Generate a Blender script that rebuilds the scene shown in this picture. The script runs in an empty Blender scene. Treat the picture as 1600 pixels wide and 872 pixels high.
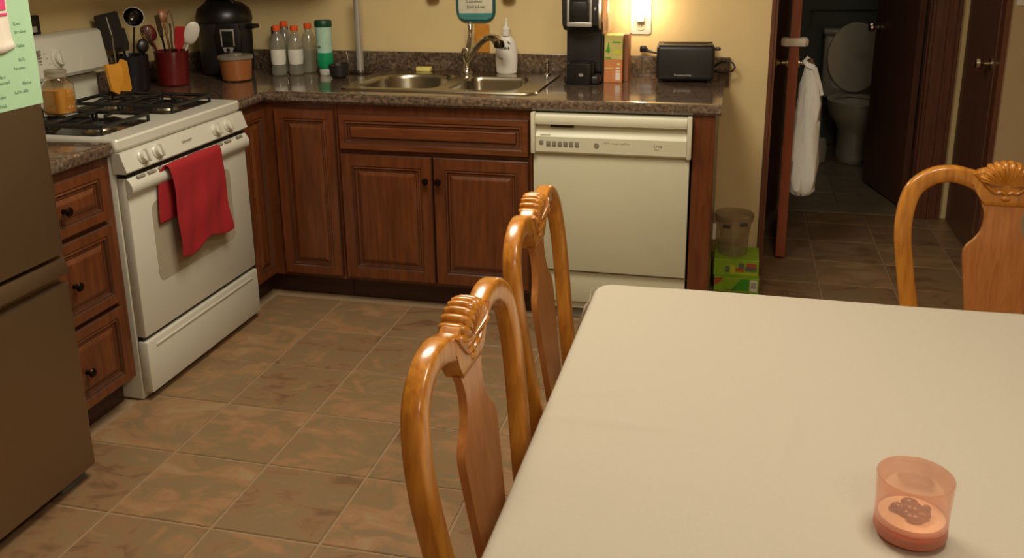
import bpy, bmesh, math, random
from mathutils import Vector, Matrix, Euler
random.seed(7)
PI = math.pi
scn = bpy.context.scene
COL = scn.collection

# ------------------------------------------------------------------ camera
CP = Vector((1.9446, -3.4860, 1.52467)); YAW, PIT, ROL = .24365, -.27222, -.0126
F, PX, PY = 1441.13, 800.0, 303.86
cam = bpy.data.cameras.new('camera'); camo = bpy.data.objects.new('camera', cam); COL.objects.link(camo)
fwd = Vector((-math.sin(YAW)*math.cos(PIT), math.cos(YAW)*math.cos(PIT), math.sin(PIT)))
rt = Vector((math.cos(YAW), math.sin(YAW), 0)); up = rt.cross(fwd)
r2 = rt*math.cos(ROL)+up*math.sin(ROL); u2 = -rt*math.sin(ROL)+up*math.cos(ROL)
camo.matrix_world = Matrix(((r2.x, u2.x, -fwd.x, CP.x), (r2.y, u2.y, -fwd.y, CP.y), (r2.z, u2.z, -fwd.z, CP.z), (0, 0, 0, 1)))
cam.sensor_width = 36; cam.lens = F*36/1600; cam.shift_y = (PY-436)/1600; cam.clip_start = .02
scn.camera = camo

# ------------------------------------------------------------------ light
w = bpy.data.worlds.new('world'); scn.world = w; w.use_nodes = True
w.node_tree.nodes['Background'].inputs[0].default_value = (.9, .8, .65, 1)
w.node_tree.nodes['Background'].inputs[1].default_value = .05
def area(name, loc, size, power, color, rot=(0, 0, 0), shape='DISK'):
    l = bpy.data.lights.new(name, 'AREA'); l.shape = shape; l.size = size; l.energy = power; l.color = color
    o = bpy.data.objects.new(name, l); COL.objects.link(o); o.location = loc; o.rotation_euler = rot
    return o
area('kitchen_ceiling_light', (1.15, -1.15, 2.42), .9, 38, (1, .91, .75))
area('dining_ceiling_light', (2.35, -2.3, 2.40), .45, 17, (1, .90, .76))
area('living_side_ceiling_light', (2.6, -4.1, 2.42), .8, 14, (1, .90, .76))
area('bathroom_fill_light', (2.6, 2.9, 2.42), .4, 1.1, (1, .92, .8))  # added fill to lift the dark bathroom, no known fixture
area('hall_fill_light', (2.55, 1.1, 2.42), .5, .5, (1, .88, .7))  # weak fill lamp added to brighten the hall
scn.view_settings.view_transform = 'Standard'; scn.view_settings.look = 'None'
scn.view_settings.gamma = 1; scn.view_settings.use_curve_mapping = False
scn.view_settings.exposure = 0.08
scn.cycles.max_bounces = 10; scn.cycles.transparent_max_bounces = 24
scn.cycles.use_denoising = True
scn.cycles.sample_clamp_indirect = 4

# ------------------------------------------------------------------ materials
def lin(c):
    return tuple(((x/255)/12.92 if x/255 <= .04045 else ((x/255+.055)/1.055)**2.4) for x in c) + (1,)
def base(name):
    m = bpy.data.materials.new(name); m.use_nodes = True; nt = m.node_tree
    return m, nt, nt.nodes['Principled BSDF'], nt.nodes, nt.links
def coords(nt, scale=(1, 1, 1), kind='Object'):
    tc = nt.nodes.new('ShaderNodeTexCoord'); mp = nt.nodes.new('ShaderNodeMapping'); mp.inputs['Scale'].default_value = scale
    nt.links.new(tc.outputs[kind], mp.inputs[0]); return mp.outputs[0]
def mat(name, c, rough=.5, metal=0, var=.08, scale=30, bump=0.0, coat=0, spec=.5, emit=None, sheen=0):
    m, nt, b, N, L = base(name)
    b.inputs['Roughness'].default_value = rough; b.inputs['Metallic'].default_value = metal
    b.inputs['Coat Weight'].default_value = coat; b.inputs['Coat Roughness'].default_value = .12
    b.inputs['Specular IOR Level'].default_value = spec; b.inputs['Sheen Weight'].default_value = sheen
    v = coords(nt); n = N.new('ShaderNodeTexNoise'); n.inputs['Scale'].default_value = scale; n.inputs['Detail'].default_value = 4
    L.new(v, n.inputs[0])
    r = N.new('ShaderNodeValToRGB'); a = lin(c)
    r.color_ramp.elements[0].color = tuple(x*(1-var) for x in a[:3])+(1,); r.color_ramp.elements[1].color = tuple(min(1, x*(1+var)) for x in a[:3])+(1,)
    r.color_ramp.elements[0].position = .3; r.color_ramp.elements[1].position = .7
    L.new(n.outputs[0], r.inputs[0]); L.new(r.outputs[0], b.inputs['Base Color'])
    if bump:
        bp = N.new('ShaderNodeBump'); bp.inputs['Strength'].default_value = bump; bp.inputs['Distance'].default_value = .002
        L.new(n.outputs[0], bp.inputs['Height']); L.new(bp.outputs[0], b.inputs['Normal'])
    if emit:
        b.inputs['Emission Color'].default_value = lin(emit[0]); b.inputs['Emission Strength'].default_value = emit[1]
    return m
def wood(name, c1, c2, rough=.35, scale=(18, 18, 1.6), coat=.3, ns=3.0):
    m, nt, b, N, L = base(name)
    v = coords(nt, scale); n = N.new('ShaderNodeTexNoise'); n.inputs['Scale'].default_value = ns; n.inputs['Detail'].default_value = 6; n.inputs['Distortion'].default_value = .6
    L.new(v, n.inputs[0]); r = N.new('ShaderNodeValToRGB'); r.color_ramp.elements[0].color = lin(c1); r.color_ramp.elements[1].color = lin(c2)
    r.color_ramp.elements[0].position = .3; r.color_ramp.elements[1].position = .7
    L.new(n.outputs[0], r.inputs[0]); L.new(r.outputs[0], b.inputs['Base Color'])
    b.inputs['Roughness'].default_value = rough; b.inputs['Coat Weight'].default_value = coat; b.inputs['Coat Roughness'].default_value = .15
    bp = N.new('ShaderNodeBump'); bp.inputs['Strength'].default_value = .08; bp.inputs['Distance'].default_value = .001
    L.new(n.outputs[0], bp.inputs['Height']); L.new(bp.outputs[0], b.inputs['Normal'])
    return m
def clear(name, tint, gloss=.1, rough=.05, body=None, bodyf=.0):
    """thin clear plastic or glass: tinted transparency under a fresnel gloss, optionally a little milky"""
    m, nt, b, N, L = base(name); out = N['Material Output']
    t = N.new('ShaderNodeBsdfTransparent'); t.inputs[0].default_value = lin(tint)
    g = N.new('ShaderNodeBsdfGlossy'); g.inputs['Roughness'].default_value = rough; g.inputs[0].default_value = (1, 1, 1, 1)
    fr = N.new('ShaderNodeLayerWeight'); fr.inputs[0].default_value = .25
    ma = N.new('ShaderNodeMath'); ma.operation = 'MULTIPLY_ADD'; ma.inputs[1].default_value = .6; ma.inputs[2].default_value = gloss*.4
    L.new(fr.outputs['Facing'], ma.inputs[0])
    mx = N.new('ShaderNodeMixShader'); L.new(ma.outputs[0], mx.inputs[0]); L.new(t.outputs[0], mx.inputs[1]); L.new(g.outputs[0], mx.inputs[2])
    last = mx
    if body:
        d = N.new('ShaderNodeBsdfPrincipled'); d.inputs['Base Color'].default_value = lin(body); d.inputs['Roughness'].default_value = .3
        tr = N.new('ShaderNodeBsdfTranslucent'); tr.inputs[0].default_value = lin(body)
        m1 = N.new('ShaderNodeMixShader'); m1.inputs[0].default_value = .5; L.new(d.outputs[0], m1.inputs[1]); L.new(tr.outputs[0], m1.inputs[2])
        m2 = N.new('ShaderNodeMixShader'); m2.inputs[0].default_value = bodyf; L.new(mx.outputs[0], m2.inputs[1]); L.new(m1.outputs[0], m2.inputs[2]); last = m2
    L.new(last.outputs[0], out.inputs[0]); return m
def tile_mat(name, cols, rough=.45):
    m, nt, b, N, L = base(name)
    oi = N.new('ShaderNodeObjectInfo'); tc = N.new('ShaderNodeTexCoord')
    sc = N.new('ShaderNodeVectorMath'); sc.operation = 'SCALE'; sc.inputs['Scale'].default_value = 1
    cb = N.new('ShaderNodeCombineXYZ'); mu = N.new('ShaderNodeMath'); mu.operation = 'MULTIPLY'; mu.inputs[1].default_value = 37.
    L.new(oi.outputs['Random'], mu.inputs[0]); L.new(mu.outputs[0], cb.inputs[0]); L.new(mu.outputs[0], cb.inputs[1])
    ad = N.new('ShaderNodeVectorMath'); ad.operation = 'ADD'; L.new(tc.outputs['Object'], ad.inputs[0]); L.new(cb.outputs[0], ad.inputs[1])
    n = N.new('ShaderNodeTexNoise'); n.inputs['Scale'].default_value = 6; n.inputs['Detail'].default_value = 9; n.inputs['Roughness'].default_value = .62; n.inputs['Distortion'].default_value = .7
    mp = N.new('ShaderNodeMapping'); mp.inputs['Scale'].default_value = (1, 1.7, 1); L.new(ad.outputs[0], mp.inputs[0]); L.new(mp.outputs[0], n.inputs[0])
    f2 = N.new('ShaderNodeMath'); f2.operation = 'MULTIPLY_ADD'; f2.inputs[1].default_value = .22; L.new(oi.outputs['Random'], f2.inputs[0])
    sb = N.new('ShaderNodeMath'); sb.operation = 'SUBTRACT'; sb.inputs[1].default_value = .11; L.new(n.outputs[0], sb.inputs[0]); L.new(sb.outputs[0], f2.inputs[2])
    r = N.new('ShaderNodeValToRGB'); e = r.color_ramp.elements
    e[0].position = .3; e[0].color = lin(cols[0]); e[1].position = .72; e[1].color = lin(cols[-1])
    for i, c in enumerate(cols[1:-1]):
        q = e.new(.3+.42*(i+1)/(len(cols)-1)); q.color = lin(c)
    L.new(f2.outputs[0], r.inputs[0]); L.new(r.outputs[0], b.inputs['Base Color'])
    b.inputs['Roughness'].default_value = rough
    bp = N.new('ShaderNodeBump'); bp.inputs['Strength'].default_value = .35; bp.inputs['Distance'].default_value = .002
    L.new(n.outputs[0], bp.inputs['Height']); L.new(bp.outputs[0], b.inputs['Normal'])
    return m
def granite(name):
    m, nt, b, N, L = base(name); v = coords(nt)
    vo = N.new('ShaderNodeTexVoronoi'); vo.inputs['Scale'].default_value = 95; L.new(v, vo.inputs[0])
    n = N.new('ShaderNodeTexNoise'); n.inputs['Scale'].default_value = 70; n.inputs['Detail'].default_value = 6; L.new(v, n.inputs[0])
    r = N.new('ShaderNodeValToRGB'); e = r.color_ramp.elements; e[0].position = .33; e[0].color = lin((66, 52, 42)); e[1].position = .68; e[1].color = lin((136, 114, 98))
    for p, c in ((.44, (86, 70, 56)), (.53, (106, 86, 72)), (.6, (96, 82, 64))): q = e.new(p); q.color = lin(c)
    L.new(n.outputs[0], r.inputs[0])
    hs = N.new('ShaderNodeSeparateColor'); L.new(vo.outputs['Color'], hs.inputs[0])
    r2_ = N.new('ShaderNodeValToRGB'); r2_.color_ramp.interpolation = 'CONSTANT'; g = r2_.color_ramp.elements; g[0].color = (.68, .68, .68, 1); g[1].position = .25; g[1].color = (1, 1, 1, 1); q = g.new(.86); q.color = (1.35, 1.28, 1.2, 1)
    L.new(hs.outputs[0], r2_.inputs[0])
    mx = N.new('ShaderNodeMix'); mx.data_type = 'RGBA'; mx.blend_type = 'MULTIPLY'; mx.inputs[0].default_value = 1
    L.new(r.outputs[0], mx.inputs[6]); L.new(r2_.outputs[0], mx.inputs[7]); L.new(mx.outputs[2], b.inputs['Base Color'])
    b.inputs['Roughness'].default_value = .16; b.inputs['Specular IOR Level'].default_value = .8; b.inputs['Coat Weight'].default_value = .6; b.inputs['Coat Roughness'].default_value = .06
    return m
def brushed(name, c, rough=.3, sc=(2, 2, 160)):
    m, nt, b, N, L = base(name); v = coords(nt, sc)
    n = N.new('ShaderNodeTexNoise'); n.inputs['Scale'].default_value = 3; n.inputs['Detail'].default_value = 3; L.new(v, n.inputs[0])
    b.inputs['Metallic'].default_value = 1; b.inputs['Base Color'].default_value = lin(c)
    mr = N.new('ShaderNodeMapRange'); mr.inputs[3].default_value = rough-.06; mr.inputs[4].default_value = rough+.08
    L.new(n.outputs[0], mr.inputs[0]); L.new(mr.outputs[0], b.inputs['Roughness'])
    bp = N.new('ShaderNodeBump'); bp.inputs['Strength'].default_value = .05; bp.inputs['Distance'].default_value = .0005
    L.new(n.outputs[0], bp.inputs['Height']); L.new(bp.outputs[0], b.inputs['Normal']); return m
def cloth_mat(name, c, sc=700, var=.06, rough=.9):
    m = mat(name, c, rough, 0, var, sc, .25); return m

M = dict(
 wall=mat('wall_paint', (226, 202, 146), .75, var=.03, scale=6, bump=.0),
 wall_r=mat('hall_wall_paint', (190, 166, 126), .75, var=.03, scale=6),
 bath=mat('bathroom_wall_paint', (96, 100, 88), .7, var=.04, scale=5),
 ceil=mat('ceiling_paint', (225, 215, 195), .85, var=.02),
 grout=mat('grout', (146, 120, 88), .85, var=.08, scale=60, bump=.3),
 tile=tile_mat('stone_look_tile', [(112, 84, 58), (136, 104, 72), (126, 106, 74), (150, 112, 76), (152, 126, 90)]),
 bathtile=tile_mat('grey_bathroom_tile', [(126, 112, 88), (142, 128, 102), (152, 138, 112)], .4),
 cab=wood('cherry_cabinet', (84, 41, 18), (112, 60, 27), .36),
 cabh=wood('cherry_cabinet_horizontal', (86, 43, 19), (114, 62, 29), .36, (1.6, 18, 18)),
 glaze=wood('dark_glaze', (58, 30, 14), (74, 38, 18), .42),
 kick=wood('dark_toe_kick', (50, 22, 12), (66, 30, 16), .55, (1.6, 18, 18)),
 trimw=wood('reddish_casing_wood', (92, 52, 34), (114, 66, 42), .42),
 doorw=wood('dark_door_wood', (92, 58, 42), (110, 70, 52), .45),
 dedge=wood('door_edge_wood', (140, 66, 36), (162, 82, 46), .45),
 oak=wood('honey_oak', (164, 98, 26), (202, 134, 44), .3, (26, 26, 2.2), .5),
 oakd=wood('oak_splat_veneer', (164, 100, 48), (186, 120, 62), .3, (30, 30, 1.2), .5),
 granite=granite('speckled_laminate'),
 steel=brushed('brushed_fridge_steel', (154, 136, 112), .40, (160, 160, 1.5)),
 sink=mat('sink_steel', (176, 168, 146), .24, 1, .03, 8),
 chrome=mat('chrome', (210, 205, 195), .12, 1, .02),
 dchrome=mat('dark_chrome', (84, 78, 70), .25, 1, .05),
 white=mat('appliance_enamel', (204, 201, 184), .3, var=.02, scale=4, coat=.3),
 cream=mat('dishwasher_cream', (200, 196, 166), .38, var=.02, scale=4, coat=.1),
 creamd=mat('dishwasher_panel', (206, 201, 172), .38, var=.02, scale=4),
 window=mat('oven_window_glass', (170, 160, 136), .12, var=.02, coat=.5),
 greyp=mat('grey_print', (128, 122, 104), .5),
 black=mat('black_plastic', (22, 20, 19), .35, var=.1),
 blackm=mat('black_satin_plastic', (38, 35, 33), .42, var=.1),
 iron=mat('black_cast_iron', (24, 22, 20), .45, var=.2, bump=.3),
 well=mat('dark_burner_enamel', (40, 37, 33), .25, var=.1, coat=.4),
 alu=mat('burner_aluminium', (150, 140, 120), .4, 1, .1),
 navy=mat('navy_glaze', (18, 20, 26), .3, var=.1, coat=.2),
 redg=mat('red_ceramic', (100, 24, 24), .3, var=.08, coat=.3),
 redp=mat('red_silicone', (165, 26, 30), .45),
 dred=mat('dark_red_silicone', (96, 18, 20), .45),
 whitep=mat('white_plastic', (228, 222, 210), .4, var=.02),
 towel=cloth_mat('red_terry_cloth', (154, 22, 28), 500, .14),
 cloth=cloth_mat('beige_tablecloth_fabric', (176, 166, 146), 900, .05),
 amber=mat('amber_plastic', (214, 146, 42), .35, var=.06),
 woodlt=wood('tan_utensil_wood', (150, 90, 52), (176, 112, 68), .5),
 tub=mat('peanut_brown_filling', (160, 96, 50), .4, var=.06, coat=.5),
 honey=mat('honey_coloured_fill', (216, 150, 58), .4, var=.06),
 glass=clear('clear_glass', (238, 236, 226), .15, .04),
 plast=clear('clear_bottle_plastic', (236, 236, 226), .2, .08, (228, 226, 212), .32),
 lidc=clear('milky_lid_plastic', (225, 222, 210), .2, .15, (205, 198, 180), .55),
 tank=clear('water_tank_plastic', (250, 238, 222), .1, .1, (244, 214, 184), .45),  # peach body tint stands in for wall glow refracted through the tank
 label=mat('white_label', (222, 220, 205), .5, var=.04),
 orange=mat('orange_cap', (236, 96, 40), .4),
 dgreen=mat('dark_green_lid', (14, 70, 50), .4),
 mint=mat('pale_mint_plastic', (178, 214, 190), .4),
 green=mat('bright_green_plastic', (16, 150, 96), .35),
 navyr=mat('dark_jar_glass', (44, 30, 28), .25),
 scrsil=mat('silver_trim', (206, 202, 192), .32, .6, .03),
 screen=mat('dark_screen', (30, 34, 30), .15, coat=.5),
 soap=mat('white_soap_plastic', (232, 226, 214), .4, var=.02),
 ink=mat('black_ink', (40, 40, 36), .6),
 yellow=mat('yellow_sponge', (224, 210, 120), .8, var=.1, bump=.5),
 teal=mat('teal_border_cloth', (26, 92, 90), .85),
 tealb=mat('teal_band_cloth', (74, 140, 134), .85),
 potw=mat('cream_potholder_cloth', (228, 222, 196), .9),
 orcard=mat('orange_cloth', (206, 138, 44), .85),
 boxy=mat('yellow_green_carton', (206, 192, 110), .55),
 boxo=mat('orange_carton', (216, 136, 80), .55),
 boxb=mat('brown_carton_side', (150, 96, 62), .6),
 faint=mat('faint_ink', (140, 176, 142), .6),
 paperg=mat('mint_green_paper', (172, 210, 168), .7, var=.02),
 paperw=mat('white_receipt_paper', (236, 226, 206), .7, var=.02),
 pink=mat('magenta_print', (222, 70, 120), .6),
 lime=mat('lime_carton', (150, 190, 40), .5),
 limed=mat('green_print', (74, 160, 40), .5),
 redpr=mat('red_print', (196, 90, 60), .5),
 greypr=mat('grey_photo_print', (110, 110, 96), .5),
 yel2=mat('yellow_print', (206, 206, 60), .5),
 tubp=clear('smoky_clear_plastic', (240, 236, 226), .1, .15, (214, 202, 178), .22),
 dk=mat('smoky_dark_grip', (84, 74, 66), .4),
 knobm=mat('bronze_knob', (38, 26, 18), .3, .8),
 brass=mat('brushed_nickel_knob', (190, 175, 145), .25, 1),
 bag=mat('white_bag_film', (240, 238, 228), .35, var=.02),
 porc=mat('white_porcelain', (196, 188, 170), .2, var=.02, coat=.5),
 foam=mat('white_foam', (232, 224, 204), .7, var=.03, bump=.1),
 gcup=clear('frosted_pink_glass', (254, 236, 226), .12, .12, (238, 190, 170), .25),
 gbase=clear('thick_pink_glass_base', (242, 180, 152), .12, .12, (232, 154, 122), .60),
 wax=mat('cream_wax', (250, 220, 176), .5, var=.04),
 wick=mat('charred_brown_wax', (112, 70, 54), .35, var=.25, scale=90, bump=.5, coat=.4),
 lamp=mat('night_light_shade', (255, 240, 215), .5, emit=((255, 226, 180), 16)),
 bluep=mat('blue_cleaner_plastic', (90, 96, 92), .4),
 film=clear('clear_table_cover_film', (248, 244, 236), .3, .12, (226, 216, 196), .55),
)

# ------------------------------------------------------------------ geometry helpers
class MB:
    def __init__(s): s.bm = bmesh.new(); s.mi = 0
    def _tag(s, fs):
        for f in fs: f.material_index = s.mi
    def box(s, a, b, bev=0, seg=2):
        a, b = Vector(a), Vector(b); c = (a+b)/2; d = b-a
        r = bmesh.ops.create_cube(s.bm, size=1); vs = r['verts']
        for v in vs: v.co = Vector((v.co.x*abs(d.x), v.co.y*abs(d.y), v.co.z*abs(d.z)))+c
        fs = set(f for v in vs for f in v.link_faces); s._tag(fs)
        if bev:
            es = list(set(e for v in vs for e in v.link_edges))
            rr = bmesh.ops.bevel(s.bm, geom=es, offset=min(bev, abs(d.x)*.49, abs(d.y)*.49, abs(d.z)*.49), segments=seg, profile=.5, affect='EDGES'); s._tag(rr['faces'])
        return s
    def loft(s, rings, cap0=True, cap1=True, closed=True):
        R = [[s.bm.verts.new(p) for p in ring] for ring in rings]; n = len(R[0])
        for a, b in zip(R, R[1:]):
            for i in range(n if closed else n-1):
                j = (i+1) % n
                try: f = s.bm.faces.new((a[i], a[j], b[j], b[i])); f.material_index = s.mi
                except ValueError: pass
        if cap0 and closed: f = s.bm.faces.new(R[0][::-1]); f.material_index = s.mi
        if cap1 and closed: f = s.bm.faces.new(R[-1]); f.material_index = s.mi
        return s
    def lathe(s, c, prof, n=28, axis='z', sx=1, sy=1, cap0=True, cap1=True):
        rings = []
        for r, h in prof:
            ring = []
            for i in range(n):
                a = 2*PI*i/n; x, y = r*math.cos(a)*sx, r*math.sin(a)*sy
                p = {'z': (x, y, h), 'x': (h, x, y), 'y': (x, h, -y)}[axis]
                ring.append(Vector(c)+Vector(p))
            rings.append(ring)
        return s.loft(rings, cap0, cap1)
    def cyl(s, a, b, r, n=16, r2=None):
        return s.tube([a, b], [r, r if r2 is None else r2], n)
    def tube(s, pts, rad, n=10, up=None, sect=None, caps=True):
        pts = [Vector(p) for p in pts]
        if not isinstance(rad, (list, tuple)): rad = [rad]*len(pts)
        rings = []; prev = None
        for i, p in enumerate(pts):
            t = (pts[min(i+1, len(pts)-1)]-pts[max(i-1, 0)]).normalized()
            if up is not None: u = Vector(up)
            elif prev is not None: u = prev
            else: u = Vector((0, 0, 1)) if abs(t.z) < .9 else Vector((1, 0, 0))
            sd = t.cross(u).normalized(); u = sd.cross(t).normalized(); prev = u
            ring = []
            for k in range(n):
                a = 2*PI*k/n; ca, sa = math.cos(a), math.sin(a)
                if sect:   # superellipse (half width along sd, half depth along u)
                    w_, d_ = sect[i] if isinstance(sect, list) else sect; e = .42
                    x = w_*math.copysign(abs(ca)**e, ca); y = d_*math.copysign(abs(sa)**e, sa)
                else: x, y = rad[i]*ca, rad[i]*sa
                ring.append(p+sd*x+u*y)
            rings.append(ring)
        return s.loft(rings, caps, caps)
    def prism(s, poly, axis, a, b, bev=0):
        """extrude a 2D polygon along axis from a to b. axis x: poly=(y,z); y: (x,z); z: (x,y)"""
        def P(u, v, t): return {'x': (t, u, v), 'y': (u, t, v), 'z': (u, v, t)}[axis]
        lo = [s.bm.verts.new(P(u, v, a)) for u, v in poly]; hi = [s.bm.verts.new(P(u, v, b)) for u, v in poly]
        fs = [s.bm.faces.new(lo), s.bm.faces.new(hi)]
        n = len(poly)
        for i in range(n): fs.append(s.bm.faces.new((lo[i], lo[(i+1) % n], hi[(i+1) % n], hi[i])))
        s._tag(fs)
        if bev:
            es = list(set(e for f in fs[:2] for e in f.edges))
            rr = bmesh.ops.bevel(s.bm, geom=es, offset=bev, segments=2, profile=.5, affect='EDGES'); s._tag(rr['faces'])
        return s
    def holed(s, outer, holes, z):
        vs = []; es = []
        for loop in [outer]+holes:
            l = [s.bm.verts.new((x, y, z)) for x, y in loop]; vs.append(l)
            for i in range(len(l)): es.append(s.bm.edges.new((l[i], l[(i+1) % len(l)])))
        r = bmesh.ops.triangle_fill(s.bm, use_beauty=True, edges=es); s._tag([g for g in r['geom'] if isinstance(g, bmesh.types.BMFace)])
        return s
    def sphere(s, c, r, sc=(1, 1, 1), n=16):
        rr = bmesh.ops.create_uvsphere(s.bm, u_segments=n, v_segments=max(6, n//2), radius=r)
        for v in rr['verts']: v.co = Vector((v.co.x*sc[0], v.co.y*sc[1], v.co.z*sc[2]))+Vector(c)
        s._tag(set(f for v in rr['verts'] for f in v.link_faces)); return s
    def xf(s, mtx):
        bmesh.ops.transform(s.bm, matrix=mtx, verts=s.bm.verts); return s
def rrect(x0, y0, x1, y1, r, n=6):
    pts = []
    rs = r if isinstance(r, (tuple, list)) else (r,)*4
    for (cx, cy, a0, rr) in ((x1, y1, 0, rs[0]), (x0, y1, 90, rs[1]), (x0, y0, 180, rs[2]), (x1, y0, 270, rs[3])):
        sx = -1 if cx == x1 else 1; sy = -1 if cy == y1 else 1
        for i in range(n+1):
            a = math.radians(a0+90*i/n); pts.append((cx+sx*rr+rr*math.cos(a), cy+sy*rr+rr*math.sin(a)))
    return pts
def wloc(o):
    l = Vector((0, 0, 0))
    while o is not None: l += o.location; o = o.parent
    return l
def obj(name, mb, mats, parent=None, local=False, smooth=True, label=None, origin=None, kind=None):
    bm = mb.bm
    bmesh.ops.recalc_face_normals(bm, faces=bm.faces)
    if local: off = Vector((0, 0, 0)); loc = Vector((0, 0, 0))
    elif parent is None:
        xs = [v.co for v in bm.verts]
        lo = Vector([min(v[i] for v in xs) for i in range(3)]); hi = Vector([max(v[i] for v in xs) for i in range(3)])
        loc = Vector(origin) if origin else Vector(((lo.x+hi.x)/2, (lo.y+hi.y)/2, lo.z)); off = loc
    else: off = wloc(parent); loc = Vector((0, 0, 0))
    if off.length: bmesh.ops.translate(bm, vec=-off, verts=bm.verts)
    me = bpy.data.meshes.new(name); bm.to_mesh(me); bm.free()
    if not isinstance(mats, (list, tuple)): mats = [mats]
    for m in mats: me.materials.append(M[m] if isinstance(m, str) else m)
    if smooth:
        me.polygons.foreach_set('use_smooth', [True]*len(me.polygons)); me.set_sharp_from_angle(angle=math.radians(35))
    o = bpy.data.objects.new(name, me); COL.objects.link(o); o.location = loc
    if parent: o.parent = parent
    if label: o['label'] = label
    if kind: o['kind'] = kind
    return o
def thing(name, label, cat, loc=(0, 0, 0), rotz=0, group=None):
    o = bpy.data.objects.new(name, None); COL.objects.link(o); o.empty_display_size = .05
    o.location = loc; o.rotation_euler = (0, 0, rotz); o['label'] = label; o['category'] = cat
    if group: o['group'] = group
    return o
def tag(o, label, cat, group=None):
    o['label'] = label; o['category'] = cat
    if group: o['group'] = group
    return o
def struct(name, mb, m, parent=None, **k):
    return obj(name, mb, m, parent, kind='structure' if parent is None else None, smooth=k.get('smooth', False), origin=k.get('origin'))
def scribble(mb, org, du, dv, width, h, seed=1, th=.0006, n=None, nrm=None):
    """a word of small letter-like strokes along du, letter height along dv"""
    rnd = random.Random(seed); org, du, dv = Vector(org), Vector(du).normalized(), Vector(dv).normalized(); nn = du.cross(dv) if nrm is None else Vector(nrm)
    n = n or max(3, int(width/(h*.55))); st = width/n
    for i in range(n):
        a = org+du*(st*i); hh = h*(1 if i == 0 or rnd.random() < .25 else .62)
        def quad(p, q, wd):
            t = (q-p).normalized(); s_ = t.cross(nn).normalized()*wd/2
            mb.loft([[p-s_+nn*0, p+s_, p+s_+nn*th, p-s_+nn*th], [q-s_, q+s_, q+s_+nn*th, q-s_+nn*th]])
        wd = h*.16
        quad(a+du*st*.1, a+du*st*.15+dv*hh, wd)
        if rnd.random() < .75: quad(a+du*st*.15+dv*hh*.95, a+du*st*.7+dv*hh*rnd.choice((.5, .95)), wd)
        if rnd.random() < .65: quad(a+du*st*.65, a+du*st*.65+dv*hh*.6, wd)
        if rnd.random() < .6: quad(a+du*st*.15+dv*wd*.5, a+du*st*.7+dv*wd*.5, wd)
    return mb

# ================================================================== SETTING
TS = .31787; TX, TY = .30597, -.32028
YW = .70            # sink wall
fl = MB().box((-.66, -4.9, -.03), (5.0, 1.8, -.0035)); fl.box((2.1, 1.8, -.03), (3.3, 3.75, -.0035))
floor = struct('floor', fl, 'grout', origin=(0, 0, 0))
def tile_mesh(s, g=.0045, m='tile', d=None):
    h = s/2-g; hd = (d or s)/2-g; b = MB().box((-h, -hd, -.006), (h, hd, 0)); 
    top = [e for e in b.bm.edges if all(abs(v.co.z) < 1e-6 for v in e.verts)]
    bmesh.ops.bevel(b.bm, geom=top, offset=.0022, segments=1, affect='EDGES')
    me = bpy.data.meshes.new('tile'); b.bm.to_mesh(me); b.bm.free(); me.materials.append(M[m]); return me
tm = tile_mesh(TS); tb = tile_mesh(.42, .002, 'bathtile')
def put_tile(me, x, y):
    o = bpy.data.objects.new('tile', me); COL.objects.link(o); o.parent = floor; o.location = (x, y, 0)
for i in range(-1, 14):
    for j in range(-1, 10):
        x, y = TX+(i+.5)*TS, TY-(j-.5)*TS
        if y > .15 and x < 1.9: continue
        put_tile(tm, x, y)
YH = TY+2*TS; tcut = tile_mesh(TS, d=1.795-(YH+4*TS))
for i in range(-1, 8):
    for j in range(0, 5):
        x, y = 2.345+(i+.5)*TS, YH+(j+.5)*TS
        if x > 3.15 and y > 1.1: continue
        if j < 4: put_tile(tm, x, y)
        else: put_tile(tcut, x, (YH+4*TS+1.795)/2)
for i in range(2):
    for j in range(4): put_tile(tb, 2.33+.42*i+.0, 2.02+.42*j)
W = MB().box((-.66, YW, 0), (2.078, YW+.12, 2.45)); struct('wall_back', W, 'wall')
struct('wall_left', MB().box((-.78, -4.9, 0), (-.66, YW+.12, 2.45)), 'wall')
struct('wall_front', MB().box((-.78, -5.02, 0), (5.12, -4.9, 2.45)), 'wall')
struct('wall_right', MB().box((3.10, 1.09, 0), (5.0, 1.21, 2.45)), 'wall_r')
struct('wall_side', MB().box((5.0, -4.9, 0), (5.12, 1.21, 2.45)), 'wall')
struct('wall_hall_left', MB().box((1.98, YW+.12, 0), (2.078, 1.92, 2.45)), 'wall')
hb = MB().box((2.078, 1.80, 0), (2.17, 1.92, 2.45)); hb.box((2.17, 1.80, 2.06), (2.93, 1.92, 2.45)); hb.box((2.93, 1.80, 0), (3.10, 1.92, 2.45))
struct('wall_hall_back', hb, 'wall')
hr = MB().box((3.10, 1.21, 0), (3.2, 1.92, 2.45)); struct('wall_hall_right', hr, 'wall')
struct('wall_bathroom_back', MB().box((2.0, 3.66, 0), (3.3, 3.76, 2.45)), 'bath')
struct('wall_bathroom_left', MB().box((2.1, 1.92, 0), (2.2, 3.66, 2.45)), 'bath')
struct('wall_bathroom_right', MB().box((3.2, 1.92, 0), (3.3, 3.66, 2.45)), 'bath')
struct('ceiling', MB().box((-.78, -5.02, 2.45), (5.12, 3.76, 2.55)), 'ceil')
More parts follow.
